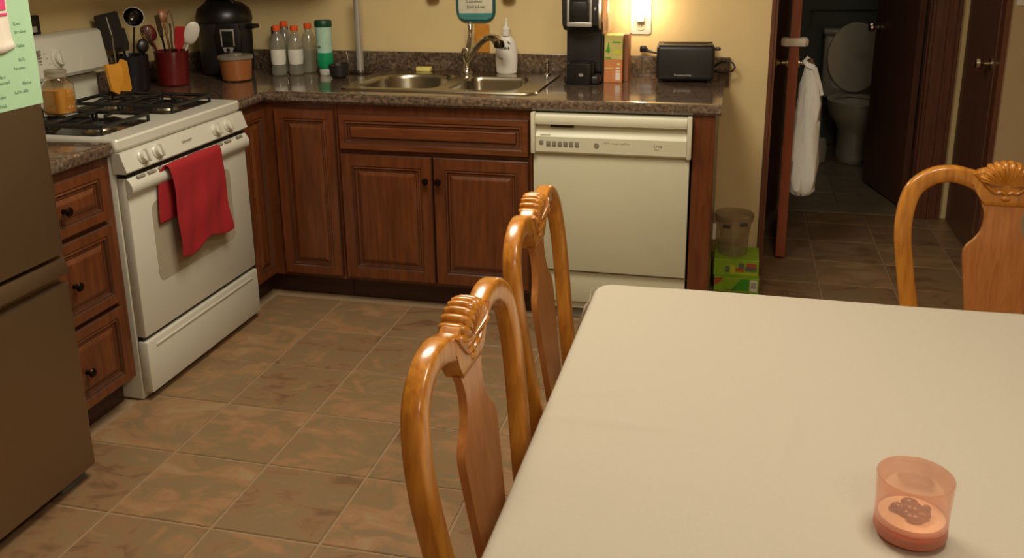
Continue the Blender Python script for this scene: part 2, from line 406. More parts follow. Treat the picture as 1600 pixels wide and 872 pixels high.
# casings and jambs
t = MB().box((2.066, YW-.018, 0), (2.084, YW, 2.1), .004); t.box((2.0785, YW-.012, 0), (2.094, YW+.14, 2.1), .002); struct('trim_1', t, 'trimw')
t = MB().box((2.12, 1.782, 0), (2.185, 1.80, 2.1), .004); t.box((2.17, 1.80, 0), (2.19, 1.93, 2.06)); struct('trim_2', t, 'doorw')
t = MB().box((2.925, 1.775, 0), (3.052, 1.80, 2.1), .004); t.box((2.96, 1.768, 0), (2.985, 1.776, 2.1), .003); t.box((3.005, 1.768, 0), (3.03, 1.776, 2.1), .003)
t.box((2.912, 1.795, 0), (2.93, 1.93, 2.06)); t.box((2.905, 1.84, 0), (2.913, 1.90, 2.06)); struct('trim_3', t, 'trimw')
t = MB().box((3.082, 1.078, 0), (3.104, 1.0895, 2.1), .003); t.box((3.082, 1.0895, 0), (3.0995, 1.15, 2.1), .003); struct('trim_4', t, 'trimw')
t = MB().box((2.17, 1.79, 0), (2.93, 1.86, .006), .002); struct('trim_5', t, 'bathtile')
# hall right closed door
d2 = struct('door_2', MB().box((3.078, 1.155, .01), (3.099, 1.755, 2.03), .003), 'doorw')
def knob(mb, c, axis, sgn, r=.027):
    s = sgn; prof = [(.0, 0), (.03, 0), (.03, .006), (.012, .01), (.011, .03), (r*.8, .036), (r, .05), (r*.85, .064), (0.001, .068)]
    mb.lathe(c, [(rr, h*s) for rr, h in prof], 18, axis, cap0=False, cap1=False); return mb
obj('door_knob', knob(MB(), (3.078, 1.215, .93), 'x', -1), 'brass', d2, label='round brass-toned door knob')
# bathroom door, opened inward
def leaf(name, hinge, ang, width, mats, th=.035, knobz=.93, both=True):
    """door leaf as a structure Empty-free mesh: hinge point, direction angle"""
    b = MB().box((0, -th/2, .012), (width, th/2, 2.03), .002)
    o = obj(name, b, mats, None, local=True, smooth=False, kind='structure')
    for f in o.data.polygons:
        if abs(f.normal.x) > .9: f.material_index = 1
    o.location = hinge; o.rotation_euler = (0, 0, ang)
    for s in ((1, -1) if both else (1,)):
        k = MB(); knob(k, (width-.065, s*th/2, knobz), 'y', s)
        obj('door_knob', k, 'brass', o, local=True)
    return o
a3 = math.atan2(2.53-1.93, 2.765-2.905)
door3 = leaf('door_3', (2.892, 1.95, 0), a3, .61, ['doorw', 'doorw'], knobz=.975)
a1 = math.atan2(.93-1.66, 2.1825-2.224)
door1 = leaf('door_1', (2.224, 1.66, 0), a1, .73, ['doorw', 'dedge'], .045, .945)

# ================================================================== CABINETS
def nest(mb, face, u0, v0, u1, v1, prof):
    """nested rectangles: prof=[(inset,depth,matidx for the band up to the next)]. face(u,v,d)->xyz"""
    rings = []
    for ins, d, _ in prof:
        rings.append([mb.bm.verts.new(face(u, v, d)) for u, v in ((u0+ins, v0+ins), (u1-ins, v0+ins), (u1-ins, v1-ins), (u0+ins, v1-ins))])
    for k, (a, b) in enumerate(zip(rings, rings[1:])):
        for i in range(4):
            f = mb.bm.faces.new((a[i], a[(i+1) % 4], b[(i+1) % 4], b[i])); f.material_index = prof[k][2]
    f = mb.bm.faces.new(rings[-1]); f.material_index = prof[-1][2]
    f = mb.bm.faces.new(rings[0][::-1]); f.material_index = 0
FACE_Y = lambda y0: (lambda u, v, d: (u, y0-d, v))        # faces -y
FACE_X = lambda x0: (lambda u, v, d: (x0+d, u, v))        # faces +x
def front(parent, name, face, u0, v0, u1, v1, fr=.055, th=.02, m='cab', knobs=(), panel=True):
    b = MB(); q = [(0, 0, 1), (0, th-.004, 1), (.004, th, 0), (fr-.014, th, 1), (fr-.010, th-.004, 0), (fr-.004, th-.002, 1), (fr, th-.009, 1)]
    if not panel: q = [(0, 0, 1), (0, th-.004, 1), (.004, th, 0), (fr*.5, th, 1), (fr*.5+.004, th-.004, 0), (fr*.5+.012, th-.002, 1), (fr*.5+.016, th-.008, 1)]
    e = q[-1][0]; q.append((e+.004, th-.009, 1)); nest(b, face, u0, v0, u1, v1, q)
    o = obj(name, b, [m, 'glaze'], parent, smooth=False)
    p = MB(); i0 = e+.001
    q2 = [(i0, .004, 1), (i0, th-.0085, 0), (i0+.006, th-.008, 1), (i0+.010, th-.008, 0), (i0+(.022 if panel else .012), th-.002, 0), (i0+(.026 if panel else .014), th-.001, 0)]
    nest(p, face, u0, v0, u1, v1, q2); obj('raised_panel', p, [m, 'glaze'], o, smooth=False)
    for (ku, kv) in knobs:
        k = MB(); prof = [(.008, 0), (.006, .010), (.013, .016), (.015, .021), (.012, .026), (.001, .028)]
        c = face(ku, kv, th)
        ax = 'y' if face(0, 0, 1)[1] < -.5 else 'x'
        sg = -1 if ax == 'y' else 1
        k.lathe(c, [(r, h*sg) for r, h in prof], 14, ax); obj('knob', k, 'knobm', o)
    return o
FY, FX = FACE_Y(-.001), FACE_X(.001)
def carcass(parent, a, b, kick_a, kick_b):
    obj('carcass', MB().box(a, b), 'cab', parent, smooth=False); obj('toe_kick', MB().box(kick_a, kick_b), 'kick', parent, smooth=False)
cc = thing('corner_cabinet', 'cherry corner base cabinet with one tall narrow raised-panel door left of the sink cabinet', 'cabinet', (.17, .3, 0))
carcass(cc, (-.62, 0, .10), (.334, .66, .872), (-.60, .06, 0), (.334, .08, .10))
front(cc, 'cabinet_door', FY, .055, .117, .327, .846, .052)
ns = thing('narrow_cabinet', 'narrow cherry cabinet front squeezed between white stove and inner corner', 'cabinet', (-.3, -.12, 0))
carcass(ns, (-.62, -.240, .10), (0, -.003, .872), (-.08, -.24, 0), (-.06, .06, .10))
front(ns, 'cabinet_door', FX, -.205, .117, -.022, .846, .045)
sc_ = thing('sink_cabinet', 'wide cherry sink base cabinet with false drawer front and two doors', 'cabinet', (.75, .3, 0))
sb = MB().box((.336, 0, .10), (1.164, .02, .872)); sb.box((.336, .02, .10), (.355, .66, .872)); sb.box((1.145, .02, .10), (1.164, .66, .872)); sb.box((.355, .02, .10), (1.145, .66, .12)); sb.box((.355, .64, .12), (1.145, .66, .872))
obj('carcass', sb, 'cab', sc_, smooth=False); obj('toe_kick', MB().box((.336, .06, 0), (1.164, .08, .10)), 'kick', sc_, smooth=False)
front(sc_, 'false_drawer_front', FY, .345, .682, 1.153, .832, .05, m='cabh', panel=False)
front(sc_, 'cabinet_door', FY, .345, .117, .746, .664, .062, knobs=[(.722, .566)])
front(sc_, 'cabinet_door', FY, .752, .117, 1.153, .664, .062, knobs=[(.776, .566)])
obj('side_panel', MB().box((1.787, -.012, 0), (1.868, .66, .873), .003), 'cab', None, smooth=False)
tag(bpy.data.objects['side_panel'], 'plain cherry end panel to the right of the cream dishwasher', 'panel')
bpy.data.objects['side_panel'].name = 'end_panel'
dc = thing('drawer_cabinet', 'cherry three-drawer base cabinet between steel fridge and white stove', 'cabinet', (-.3, -1.22, 0))
carcass(dc, (-.62, -1.425, .10), (0, -1.012, .872), (-.08, -1.425, 0), (-.06, -1.012, .10))
for v0, v1, kz in ((.672, .846, .757), (.392, .658, .520), (.112, .378, .235)):
    front(dc, 'drawer', FX, -1.418, v0, -1.055, v1, .045, knobs=[(-1.262, kz)])

# unseen upper cabinets and hood above the view, added to shade the left counter
uc = thing('unseen_wall_cabinet', 'unseen cherry wall cabinets added to shade the left corner counter', 'cabinet', (-.45, .2, 1.42))
obj('carcass', MB().box((-.658, -.235, 1.42), (-.33, .695, 2.2)), 'cab', uc, smooth=False)
for v0, v1 in ((-.23, .10), (.105, .43)): front(uc, 'cabinet_door', FACE_X(-.329), v0, 1.425, v1, 2.195, .055)
uc = thing('unseen_wall_cabinet', 'unseen cherry wall cabinet added on the sink wall to shade the left corner', 'cabinet', (-.1, .5, 1.42))
obj('carcass', MB().box((-.328, .37, 1.42), (.16, .695, 2.2)), 'cab', uc, smooth=False)
front(uc, 'cabinet_door', FACE_Y(.369), -.30, 1.425, .155, 2.195, .055)
rh = tag(obj('unseen_range_hood', MB().prism([(-.655, 1.50), (-.22, 1.50), (-.20, 1.56), (-.42, 1.72), (-.655, 1.72)], 'y', -.99, -.25, .004), 'white'), 'unseen white range hood added above the stove to shade the wall', 'hood')  # unseen hood, added so the wall behind the stove falls in shade

# ---------------- countertop (with sink cut-out)
ct = thing('countertop', 'glossy speckled brown laminate countertop with backsplash along sink wall', 'countertop', (.8, .3, .874))
Z0, Z1 = .874, .914
def nose(y0):  # bullnose profile in (y,z) pointing -y
    return [(y0+.05, Z0), (y0+.008, Z0), (y0, Z0+.010), (y0, Z1-.012), (y0+.003, Z1-.005), (y0+.012, Z1), (y0+.05, Z1)]
c = MB().prism(nose(-.03), 'x', .03, 1.888)
HX0, HX1, HY0, HY1 = .325, 1.135, .115, .645
for a, b in (((.03, .02, Z0), (HX0, .68, Z1)), ((HX1, .02, Z0), (1.888, .68, Z1)), ((HX0, .02, Z0), (HX1, HY0, Z1)), ((HX0, HY1, Z0), (HX1, .68, Z1)), ((-.658, -.242, Z0), (-.02, .68, Z1)), ((-.02, .02, Z0), (.03, .68, Z1))): c.box(a, b)
c.prism([(-.242, Z0), (-.242, Z1), (.02, Z1), (.02, Z0)], 'x', -.02, .018); c.prism([(-.02, Z0), (-.02, Z1), (.03, Z1), (.03, Z0)], 'x', .018, .03)
c.box((.016, -.242, Z0+.006), (.028, -.02, Z1-.006), .005)
obj('worktop', c, 'granite', ct)
b = MB().box((-.658, .68, Z0), (1.905, .699, 1.004), .004); b.box((-.659, -.242, Z1), (-.64, .68, 1.004), .004)
obj('backsplash', b, 'granite', ct)
tag(obj('countertop', MB().box((-.655, -1.43, Z0), (.028, -1.010, Z1), .009, 3), 'granite'), 'short stretch of speckled countertop between fridge and stove', 'countertop')

# ---------------- sink
sk = thing('kitchen_sink', 'stainless steel double-bowl drop-in sink in speckled countertop', 'sink', (.72, .38, .914))
def bowlrings(x0, y0, x1, y1, r, depth):
    R = []
    for ins, z, k in ((0, .921, 1), (.004, .916, 1), (.008, .90, 1), (.014, .914-depth+.03, 1), (.03, .914-depth+.006, .8), (.06, .914-depth, .6)):
        rr = [max(.02, q*k) for q in r] if isinstance(r, tuple) else max(.02, r*k)
        R.append([Vector((x, y, z)) for x, y in rrect(x0+ins, y0+ins, x1-ins, y1-ins, rr)])
    return R
outer = rrect(.30, .09, 1.155, .665, .05)
LB = (.345, .135, .715, .545, (.10, .17, .10, .06)); RB = (.765, .135, 1.06, .505, .055)
h1 = rrect(*LB); h2 = rrect(*RB)
d = MB().holed(outer, [h1, h2], .921)
o2 = rrect(.295, .085, 1.16, .67, .053)
d.loft([[Vector((x, y, .921)) for x, y in outer], [Vector((x, y, .9145)) for x, y in o2]], False, False)
bmesh.ops.remove_doubles(d.bm, verts=d.bm.verts, dist=1e-5)
obj('sink_deck', d, 'sink', sk)
for B, lab in ((LB, 'large rounded left bowl'), (RB, 'smaller right bowl')):
    bb = MB(); bb.loft(bowlrings(*B, .17), False, True); o = obj('sink_bowl', bb, 'sink', sk, label=lab)
    cx, cy = (B[0]+B[2])/2, (B[1]+B[3])/2
    dd = MB().lathe((cx, cy, .7445), [(.001, .002), (.03, .001), (.038, .004), (.044, .002), (.044, 0)], 20); obj('drain', dd, 'dchrome', o)
# faucet
fa = thing('faucet', 'chrome single-lever kitchen faucet at the back of the sink', 'faucet', (.72, .605, .921))
f = MB().lathe((.72, .605, .9205), [(.03, 0), (.03, .004), (.024, .012), (.021, .05), (.020, .085), (.024, .10), (.020, .115), (.001, .118)], 20); obj('faucet_body', f, 'chrome', fa)
pts = [(.725, .60, .975), (.75, .58, 1.01), (.80, .55, 1.062), (.835, .53, 1.088), (.865, .51, 1.097), (.89, .495, 1.09), (.905, .485, 1.072)]
f = MB().tube(pts, [.016, .015, .014, .014, .016, .021, .022], 14); obj('spout', f, 'chrome', fa)
f = MB().lathe((.908, .483, 1.052), [(.016, 0), (.023, .004), (.025, .016), (.02, .032), (.001, .036)], 16); obj('spray_head', f, 'dchrome', fa)
f = MB().tube([(.728, .605, 1.03), (.735, .60, 1.06), (.742, .60, 1.10), (.742, .605, 1.135), (.735, .61, 1.152)], [.013, .011, .010, .013, .008], 12); obj('lever', f, 'chrome', fa)
f = MB().lathe((1.10, .60, .9205), [(.018, 0), (.016, .006), (.007, .01), (.006, .05), (.009, .055), (.006, .068), (.001, .07)], 14); tag(obj('soap_pump', f, 'chrome'), 'small chrome pump standing at the right rear of the sink deck', 'pump')
tag(obj('sponge', MB().box((.468, .61, .9212), (.540, .645, .942), .005), 'yellow'), 'small pale yellow bar on the sink ledge left of the faucet', 'sponge')
# hand soap bottle
sp = thing('dish_soap_bottle', 'white squeeze bottle of soap beside chrome faucet', 'bottle', (.905, .625, .921))
def flat_bottle(c, prof, ratio=.55, n=28): return MB().lathe(c, prof, n, sx=1, sy=ratio)
obj('bottle_body', flat_bottle((.905, .625, .9212), [(.042, 0), (.048, .005), (.050, .03), (.052, .06), (.051, .10), (.045, .135), (.036, .155), (.024, .168), (.018, .172)]), 'soap', sp)
obj('cap', MB().lathe((.905, .625, 1.0932), [(.019, 0), (.019, .03), (.014, .036), (.008, .045), (.006, .072), (.001, .078)], 18), 'soap', sp)
s = MB(); scribble(s, (.878, .5955, 1.035), (1, 0, 0), (0, 0, 1), .052, .016, 3); obj('printed_text', s, 'ink', sp, smooth=False); s = MB(); scribble(s, (.874, .5962, .995), (1, 0, -.6), (0, 0, 1), .024, .009, 5); obj('printed_text', s, 'ink', sp, smooth=False); s = MB(); scribble(s, (.915, .5975, 1.065), (1, 0, -.5), (0, 0, 1), .022, .009, 8)
obj('printed_text', s, 'ink', sp, smooth=False)

# ================================================================== DISHWASHER
dw = thing('dishwasher', 'cream built-in dishwasher between sink cabinet and end panel', 'dishwasher', (1.475, .3, 0))
obj('cabinet_body', MB().box((1.175, .01, .05), (1.778, .62, .868)), 'cream', dw, smooth=False)
obj('door_panel', MB().box((1.172, -.022, .222), (1.779, .009, .706), .003), 'cream', dw)
p = MB()
prof = [(.009, .708), (-.034, .708), (-.040, .716), (-.040, .775), (-.026, .79), (-.022, .815), (-.024, .822), (-.042, .824), (-.044, .832), (-.044, .850), (-.036, .862), (.009, .868)]
p.prism(prof, 'x', 1.185, 1.766); p.box((1.166, -.0445, .706), (1.184, .009, .869), .004); p.box((1.767, -.0445, .706), (1.785, .009, .869), .004)
cp = obj('control_panel', p, 'creamd', dw)
obj('handle_slot', MB().box((1.243, -.034, .812), (1.335, -.021, .8235), .002), 'black', cp)
b = MB()
for i in range(6): b.box((1.228+.0225*i, -.0425, .738), (1.245+.0225*i, -.0395, .758), .001)
b.box((1.200, -.0425, .744), (1.217, -.0395, .760), .001); obj('button_row', b, 'greyp', cp, label='row of grey push buttons')
b = MB(); b.lathe((1.425, -.040, .747), [(.010, 0), (.010, -.002), (.007, -.0025)], 16, 'y'); obj('cycle_button', b, 'greyp', cp)
b = MB(); scribble(b, (1.455, -.0402, .755), (1, 0, 0), (0, 0, 1), .10, .006, 4, n=14); obj('printed_text', b, 'greyp', cp, smooth=False)
b = MB(); scribble(b, (1.645, -.0402, .748), (1, 0, 0), (0, 0, 1), .032, .012, 6, n=4); obj('printed_text', b, 'greyp', cp, smooth=False); b = MB(); b.box((1.648, -.0408, .738), (1.664, -.0400, .740)); obj('printed_text', b, 'greyp', cp, smooth=False); b = MB(); b.box((1.205, -.0408, .781), (1.245, -.0398, .783)); obj('printed_text', b, 'greyp', cp, smooth=False)
obj('lower_panel', MB().box((1.174, -.006, .082), (1.779, .009, .213), .003), 'cream', dw)
obj('toe_kick', MB().box((1.176, .03, 0), (1.777, .05, .09)), 'greyp', dw, smooth=False)
obj('dark_gap', MB().box((1.176, .000, .211), (1.777, .0095, .224)), 'black', dw, smooth=False)

# ================================================================== STOVE
YN, YF = -1.001, -.247
st = thing('gas_stove', 'white freestanding gas stove with four black burners and a red towel on its door', 'stove', (-.3, (YN+YF)/2, 0))
obj('stove_body', MB().box((-.62, YN, .004), (.010, YF, .874), .003), 'white', st)
# cooktop with two recessed wells
def R2(x0, y0, x1, y1, r=.03): return rrect(x0, y0, x1, y1, r)
WN = (-.50, YN+.035, -.055, YN+.325); WF = (-.50, YF-.325, -.055, YF-.035)
k = MB(); k.holed(R2(-.62, YN-.003, .032, YF+.003, .015), [R2(*WN), R2(*WF)], .918)
def ringz(poly, z): return [Vector((x, y, z)) for x, y in poly]
k.loft([ringz(R2(-.62, YN-.003, .032, YF+.003, .015), .918), ringz(R2(-.623, YN-.006, .037, YF+.006, .018), .912), ringz(R2(-.623, YN-.006, .037, YF+.006, .018), .886), ringz(R2(-.618, YN, .028, YF, .014), .876)], False, True)
bmesh.ops.remove_doubles(k.bm, verts=k.bm.verts, dist=1e-5)
ck = obj('cooktop', k, 'white', st)
for wl in (WN, WF):
    b = MB(); b.loft([ringz(R2(*wl), .918), ringz(R2(wl[0]+.006, wl[1]+.006, wl[2]-.006, wl[3]-.006), .903), ringz(R2(wl[0]+.02, wl[1]+.02, wl[2]-.02, wl[3]-.02), .902)], False, True)
    obj('burner_well', b, 'well', ck, label='dark recessed burner well')
    yc = (wl[1]+wl[3])/2
    for xc in (-.165, -.39):
        b = MB().lathe((xc, yc, .902), [(.055, 0), (.055, .004), (.042, .008), (.036, .018), (.034, .020)], 24); bo = obj('burner', b, 'alu', st)
        obj('burner_cap', MB().lathe((xc, yc, .922), [(.034, 0), (.036, .004), (.030, .010), (.001, .011)], 20), 'iron', bo)
        g = MB(); z = .944; X0, X1, Y0, Y1 = xc-.105, xc+.105, yc-.125, yc+.125
        fr_ = [(X0, Y0), (X1, Y0), (X1, Y1), (X0, Y1)]
        for i in range(4):
            p0, p1 = fr_[i], fr_[(i+1) % 4]; g.tube([(p0[0], p0[1], z), (p1[0], p1[1], z)], .007, 8)
            g.tube([(p0[0], p0[1], z), (p0[0], p0[1], .9185 if False else .906)], .0055, 8)
            m_ = ((p0[0]+p1[0])/2, (p0[1]+p1[1])/2); q = (xc+(m_[0]-xc)*.28, yc+(m_[1]-yc)*.28)
            g.tube([(m_[0], m_[1], z), ((m_[0]+q[0])/2, (m_[1]+q[1])/2, z+.008), (q[0], q[1], z+.006), (q[0], q[1], z-.008)], [.0055, .0055, .005, .004], 8)
        obj('grate', g, 'iron', st)
# control panel (sloping)
b = MB().prism([(.010, .806), (.052, .806), (.060, .812), (.040, .874), (.010, .875)], 'y', YN-.004, YF+.004, .002)
b2 = MB(); b2.prism([(.010, .806), (.054, .806), (.060, .812), (.040, .8745), (.010, .8745)], 'y', YN-.004, YF+.004)
cpl = obj('control_panel', b2, 'white', st, smooth=False)
def yknob(y, z):
    x = .060-(z-.812)*.32; nrm = Vector((1, 0, .32)).normalized()
    b = MB().lathe((0, 0, 0), [(.024, 0), (.024, .004), (.020, .007), (.018, .020), (.001, .022)], 22)
    b.box((-.004, -.0215, .010), (.004, .0215, .032), .003)
    q = nrm.to_track_quat('Z', 'Y'); b.xf(Matrix.Translation((x, y, z)) @ q.to_matrix().to_4x4()); obj('knob', b, 'white', st)
for y in (-.905, -.825, -.46, -.375): yknob(y, .843)
b = MB(); scribble(b, (.0555, -.68, .842), (0, 1, 0), (-.3, 0, 1), .06, .007, 9); obj('printed_text', b, 'greyp', cpl, smooth=False)
# door
dr = obj('oven_door', MB().box((.012, YN+.004, .233), (.047, YF-.004, .789), .006), 'white', st)
b = MB().prism(R2(-.885, .395, -.385, .68, .03), 'x', .0462, .0482); obj('oven_window', b, 'window', dr, label='pale grey oven window')
hp = [(.046, .724), (.051, .727), (.062, .736), (.068, .750), (.067, .764), (.060, .777), (.050, .789), (.046, .789)]
obj('handle', MB().prism(hp, 'y', YN+.004, YF-.004), 'white', dr)
for y0 in (-.955, -.895, -.835, -.775, -.715, -.655, -.595, -.535, -.475, -.415, -.330):
    b = MB().box((.054, y0, .785), (.064, y0+.042, .787), 0)
    b.xf(Matrix.Translation((.059, 0, .786)) @ Matrix.Rotation(math.radians(38), 4, 'Y') @ Matrix.Translation((-.059, 0, -.786)))
    obj('vent_slot', b, 'greyp', dr, smooth=False)
b = MB().box((.012, YN+.002, .030), (.050, YF-.002, .218), .007); do = obj('storage_drawer', b, 'white', st)
obj('drawer_grip', MB().box((.049, YN+.05, .188), (.054, YF-.05, .196), .002), 'white', do)
obj('dark_gap', MB().box((.0095, YN+.01, .215), (.03, YF-.01, .236)), 'black', st, smooth=False)
obj('dark_gap', MB().box((.0095, YN+.01, .785), (.045, YF-.01, .808)), 'black', st, smooth=False)
# backguard
b = MB().prism([(-.622, .918), (-.600, .918), (-.600, 1.018), (-.622, 1.018)], 'y', YN, YF-.0); obj('backguard_riser', b, 'white', st, smooth=False)
b = MB().prism([(-.640, 1.030), (-.548, 1.032), (-.540, 1.045), (-.562, 1.182), (-.575, 1.192), (-.640, 1.192)], 'y', YN, YF+.012, .004); bg = obj('backguard', b, 'white', st)
obj('dark_gap', MB().box((-.618, YN+.01, 1.017), (-.604, YF-.01, 1.031)), 'black', st, smooth=False)
q = Vector((1, 0, .16)).normalized().to_track_quat('Z', 'Y').to_matrix().to_4x4()
b = MB().lathe((0, 0, 0), [(.034, 0), (.034, .003), (.026, .006), (.024, .018), (.001, .020)], 24); b.box((-.004, -.026, .01), (.004, .026, .028), .003); b.xf(Matrix.Translation((-.5495, -.513, 1.105)) @ q); obj('dial', b, 'white', bg)
for y, z in ((-.574, 1.128), (-.567, 1.108), (-.560, 1.088)):
    b = MB().lathe((-.547-(z-1.045)*.16+.004, y, z), [(.006, -.006), (.006, .002), (.001, .003)], 10, 'x'); obj('indicator', b, 'black', bg)
b = MB()
for i in range(5): b.box((-.5555+.0, -.615, 1.090+.012*i), (-.5475, -.598, 1.096+.012*i))
obj('printed_text', b, 'greyp', bg, smooth=False)
# red towel over the oven handle
def towel():
    b = MB(); ny, ns_ = 26, 34
    def outline(s_, t):  # s_: 0..1 across (y), t: path length from rear bottom to front bottom
        return 0
    y0, y1 = -.812, -.488
    rows = []
    back, front_ = .20, .335
    for j in range(ns_+1):
        t = j/ns_; row = []
        for i in range(ny+1):
            s_ = i/ny
            zb = .785
            L_f = front_*(1+.04*math.sin(9*s_)+(.03 if s_ < .25 else 0)+.05*math.exp(-((s_-.32)/.12)**2)-.03*math.exp(-((s_-.12)/.05)**2))
            L_b = back*(1.0 if s_ < .4 else .9)
            T = -L_b+(L_b+L_f)*t
            if T < -.022: x, z = .058-.0, .792+T+.01; x = .0595; z = .775+T+.022
            elif T < .022: a = T/.022; x = .070+.014*a; z = .795-.010*a*a-.004*a
            else: x = .085; z = .783-(T-.022)
            fall = max(0, T-.02) if T > 0 else 0
            x += .006*math.sin(11*s_+1.0+3*fall)*min(1, fall*5) + .003*math.sin(23*s_+14*fall)*min(1, fall*6)+.003*math.sin(30*fall+5*s_)*min(1, fall*6)+.006*min(1, fall*6)
            y = y0+(y1-y0)*s_ + .007*math.sin(26*fall+(4 if s_ > .5 else 0))*abs(2*s_-1)**2
            y += .012*math.sin(fall*22+1)*(s_-.3) + fall*.045*(s_)
            if T < -.02: y -= .030+.02*min(1, -T*6)
            row.append(b.bm.verts.new((x, y, z)))
        rows.append(row)
    for r0, r1 in zip(rows, rows[1:]):
        for i in range(ny): b.bm.faces.new((r0[i], r0[i+1], r1[i+1], r1[i]))
    return b
tw = obj('dish_towel', towel(), 'towel'); sm = tw.modifiers.new('thick', 'SOLIDIFY'); sm.thickness = .004; sm.offset = 0
s2 = tw.modifiers.new('sub', 'SUBSURF'); s2.levels = 1; s2.render_levels = 1
tag(tw, 'crumpled red dish towel hanging over the oven door handle', 'towel')

# ================================================================== FRIDGE
fg = thing('refrigerator', 'stainless steel bottom-freezer refrigerator at the left edge', 'refrigerator', (-.25, -1.85, 0))
FY0, FY1, FXX = -2.34, -1.434, .16
obj('fridge_body', MB().box((-.62, FY0+.01, .03), (.085, FY1-.005, 1.76), .006), 'blackm', fg)
obj('upper_door', MB().prism(R2(.09, FY0, FXX, FY1, .016), 'z', .700, 1.77, .002), 'steel', fg)
lo = MB().prism(R2(.09, FY0, FXX, FY1, .016), 'z', .045, .612, .002); ld = obj('freezer_drawer', lo, 'steel', fg)
b = MB().prism([(.10, .6125), (.128, .6125), (.132, .630), (.150, .634), (.160, .640), (.161, .648), (.150, .684), (.144, .688), (.10, .688)], 'y', FY0, FY1, .002); obj('drawer_handle', b, 'steel', ld, label='full-width lip handle')
obj('hinge_foot', MB().box((.03, FY1-.12, 0.001), (.13, FY1-.02, .045), .004), 'bluep', fg)
obj('hinge_foot', MB().box((.03, FY0+.02, 0.001), (.13, FY0+.12, .045), .004), 'bluep', fg)
nt_ = thing('green_paper_note', 'mint green sheet of handwritten notes on the fridge door', 'paper', (.163, -1.56, 1.12))
b = MB().box((.1605, -1.66, 1.118), (.1617, -1.437, 1.398)); obj('paper_sheet', b, 'paperg', nt_, smooth=False)
for i, (y, z, wd) in enumerate(((-1.58, 1.36, .09), (-1.50, 1.325, .03), (-1.50, 1.305, .05), (-1.50, 1.27, .035), (-1.50, 1.235, .03), (-1.60, 1.20, .06), (-1.52, 1.215, .05), (-1.58, 1.185, .05), (-1.50, 1.175, .04), (-1.60, 1.15, .05), (-1.53, 1.155, .06), (-1.585, 1.128, .03))):
    b = MB(); scribble(b, (.1618, y, z), (0, 1, 0), (0, 0, 1), wd*.8, .008, 20+i, nrm=(1, 0, 0))
    obj('handwriting', b, 'faint', nt_, smooth=False)
rc = thing('receipt', 'curled white receipt with magenta header on top of the green note', 'paper', (.166, -1.57, 1.26))
b = MB(); rows = []
for j in range(9):
    z = 1.262+.14*j/8; cx = .164+.004*math.exp(-j*1.1)
    rows.append([Vector((cx+.0*i, -1.64+.125*i/4+(.008*math.exp(-j*.9) if i == 4 else 0), z-(.012*math.exp(-j) if i == 4 else 0)*-1)) for i in range(5)])
b.loft([[r[i] for i in range(5)] for r in rows], False, False, closed=False); ro = obj('paper_slip', b, 'paperw', rc); ro.modifiers.new('t', 'SOLIDIFY').thickness = .0006
b = MB(); b.box((.1656, -1.635, 1.352), (.1664, -1.520, 1.358)); b.box((.1656, -1.60, 1.366), (.1664, -1.522, 1.392)); obj('magenta_header', b, 'pink', rc, smooth=False)

# ================================================================== THINGS ON THE STOVE
jr = thing('honey_jar', 'square glass jar half full of honey-coloured liquid on the rear stove grate', 'jar', (-.315, -.815, .956))
J = (-.315, -.815)
def sqjar(prof, c, z0, n=5):
    R = []
    for h, z, r in prof: R.append([Vector((x+c[0], y+c[1], z0+z)) for x, y in rrect(-h, -h, h, h, r, n)])
    return R
b = MB(); b.loft(sqjar([(.045, 0, .02), (.054, .006, .025), (.055, .06, .028), (.054, .105, .03), (.044, .122, .042), (.040, .130, .0395), (.040, .155, .0395)], J, .956), True, False); obj('glass_body', b, 'glass', jr)
b = MB(); b.loft(sqjar([(.042, 0, .02), (.050, .006, .025), (.051, .06, .028), (.050, .085, .028)], J, .959), True, True); obj('honey_fill', b, 'honey', jr)
b = MB().lathe((J[0], J[1], 1.111), [(.0405, -.024), (.043, -.022), (.043, -.014), (.041, -.012), (.043, -.006), (.043, .0), (.040, .002)], 28, cap0=False, cap1=False); obj('rim_thread', b, 'lidc', jr)
for ch in jr.children: ch.data.transform(Matrix.Translation((0, 0, 0)) @ Matrix.Diagonal((.82, .82, .98, 1)))
ob = tag(obj('wall_outlet', MB().box((-.6595, -.535, 1.185), (-.642, -.468, 1.262), .005), 'black'), 'black outlet with plug on the wall above the stove', 'outlet')
obj('outlet_face', MB().box((-.6425, -.520, 1.20), (-.6395, -.49, 1.222), .002), 'scrsil', ob)
# amber turner leaning over the stove edge
am = thing('amber_scraper', 'amber bent plastic scraper with thin steel handle leaning on the stove back corner', 'utensil', (-.48, -.29, .95))
b = MB(); 
A = [(-.056, .010), (-.050, -.105), (-.030, -.120), (.040, -.118), (.054, -.105), (.058, .012), (.020, .026), (.004, .012), (-.02, .008)]
fr0, bk = [], []
for u, v in A:
    dx = .018*(1-abs(u+.0)/.058)
    fr0.append((u, v, dx)); bk.append((u, v, dx-.012))
def amp(u, v, dx): return Vector((-.465+dx+v*-.08+u*.25, -.290+u*.82, 1.050+v*.92))
vf = [b.bm.verts.new(amp(*p)) for p in fr0]; vb = [b.bm.verts.new(amp(*p)) for p in bk]
n_ = len(A); cen = b.bm.verts.new(amp(.0, -.05, .02)); ceb = b.bm.verts.new(amp(.0, -.05, .006))
for i in range(n_):
    j = (i+1) % n_; b.bm.faces.new((vf[i], vf[j], cen)); b.bm.faces.new((vb[j], vb[i], ceb)); b.bm.faces.new((vf[j], vf[i], vb[i], vb[j]))
obj('scraper_blade', b, 'amber', am, smooth=False)
obj('handle', MB().tube([(-.470, -.285, 1.04), (-.49, -.262, 1.10), (-.515, -.230, 1.165)], .0025, 8), 'chrome', am)

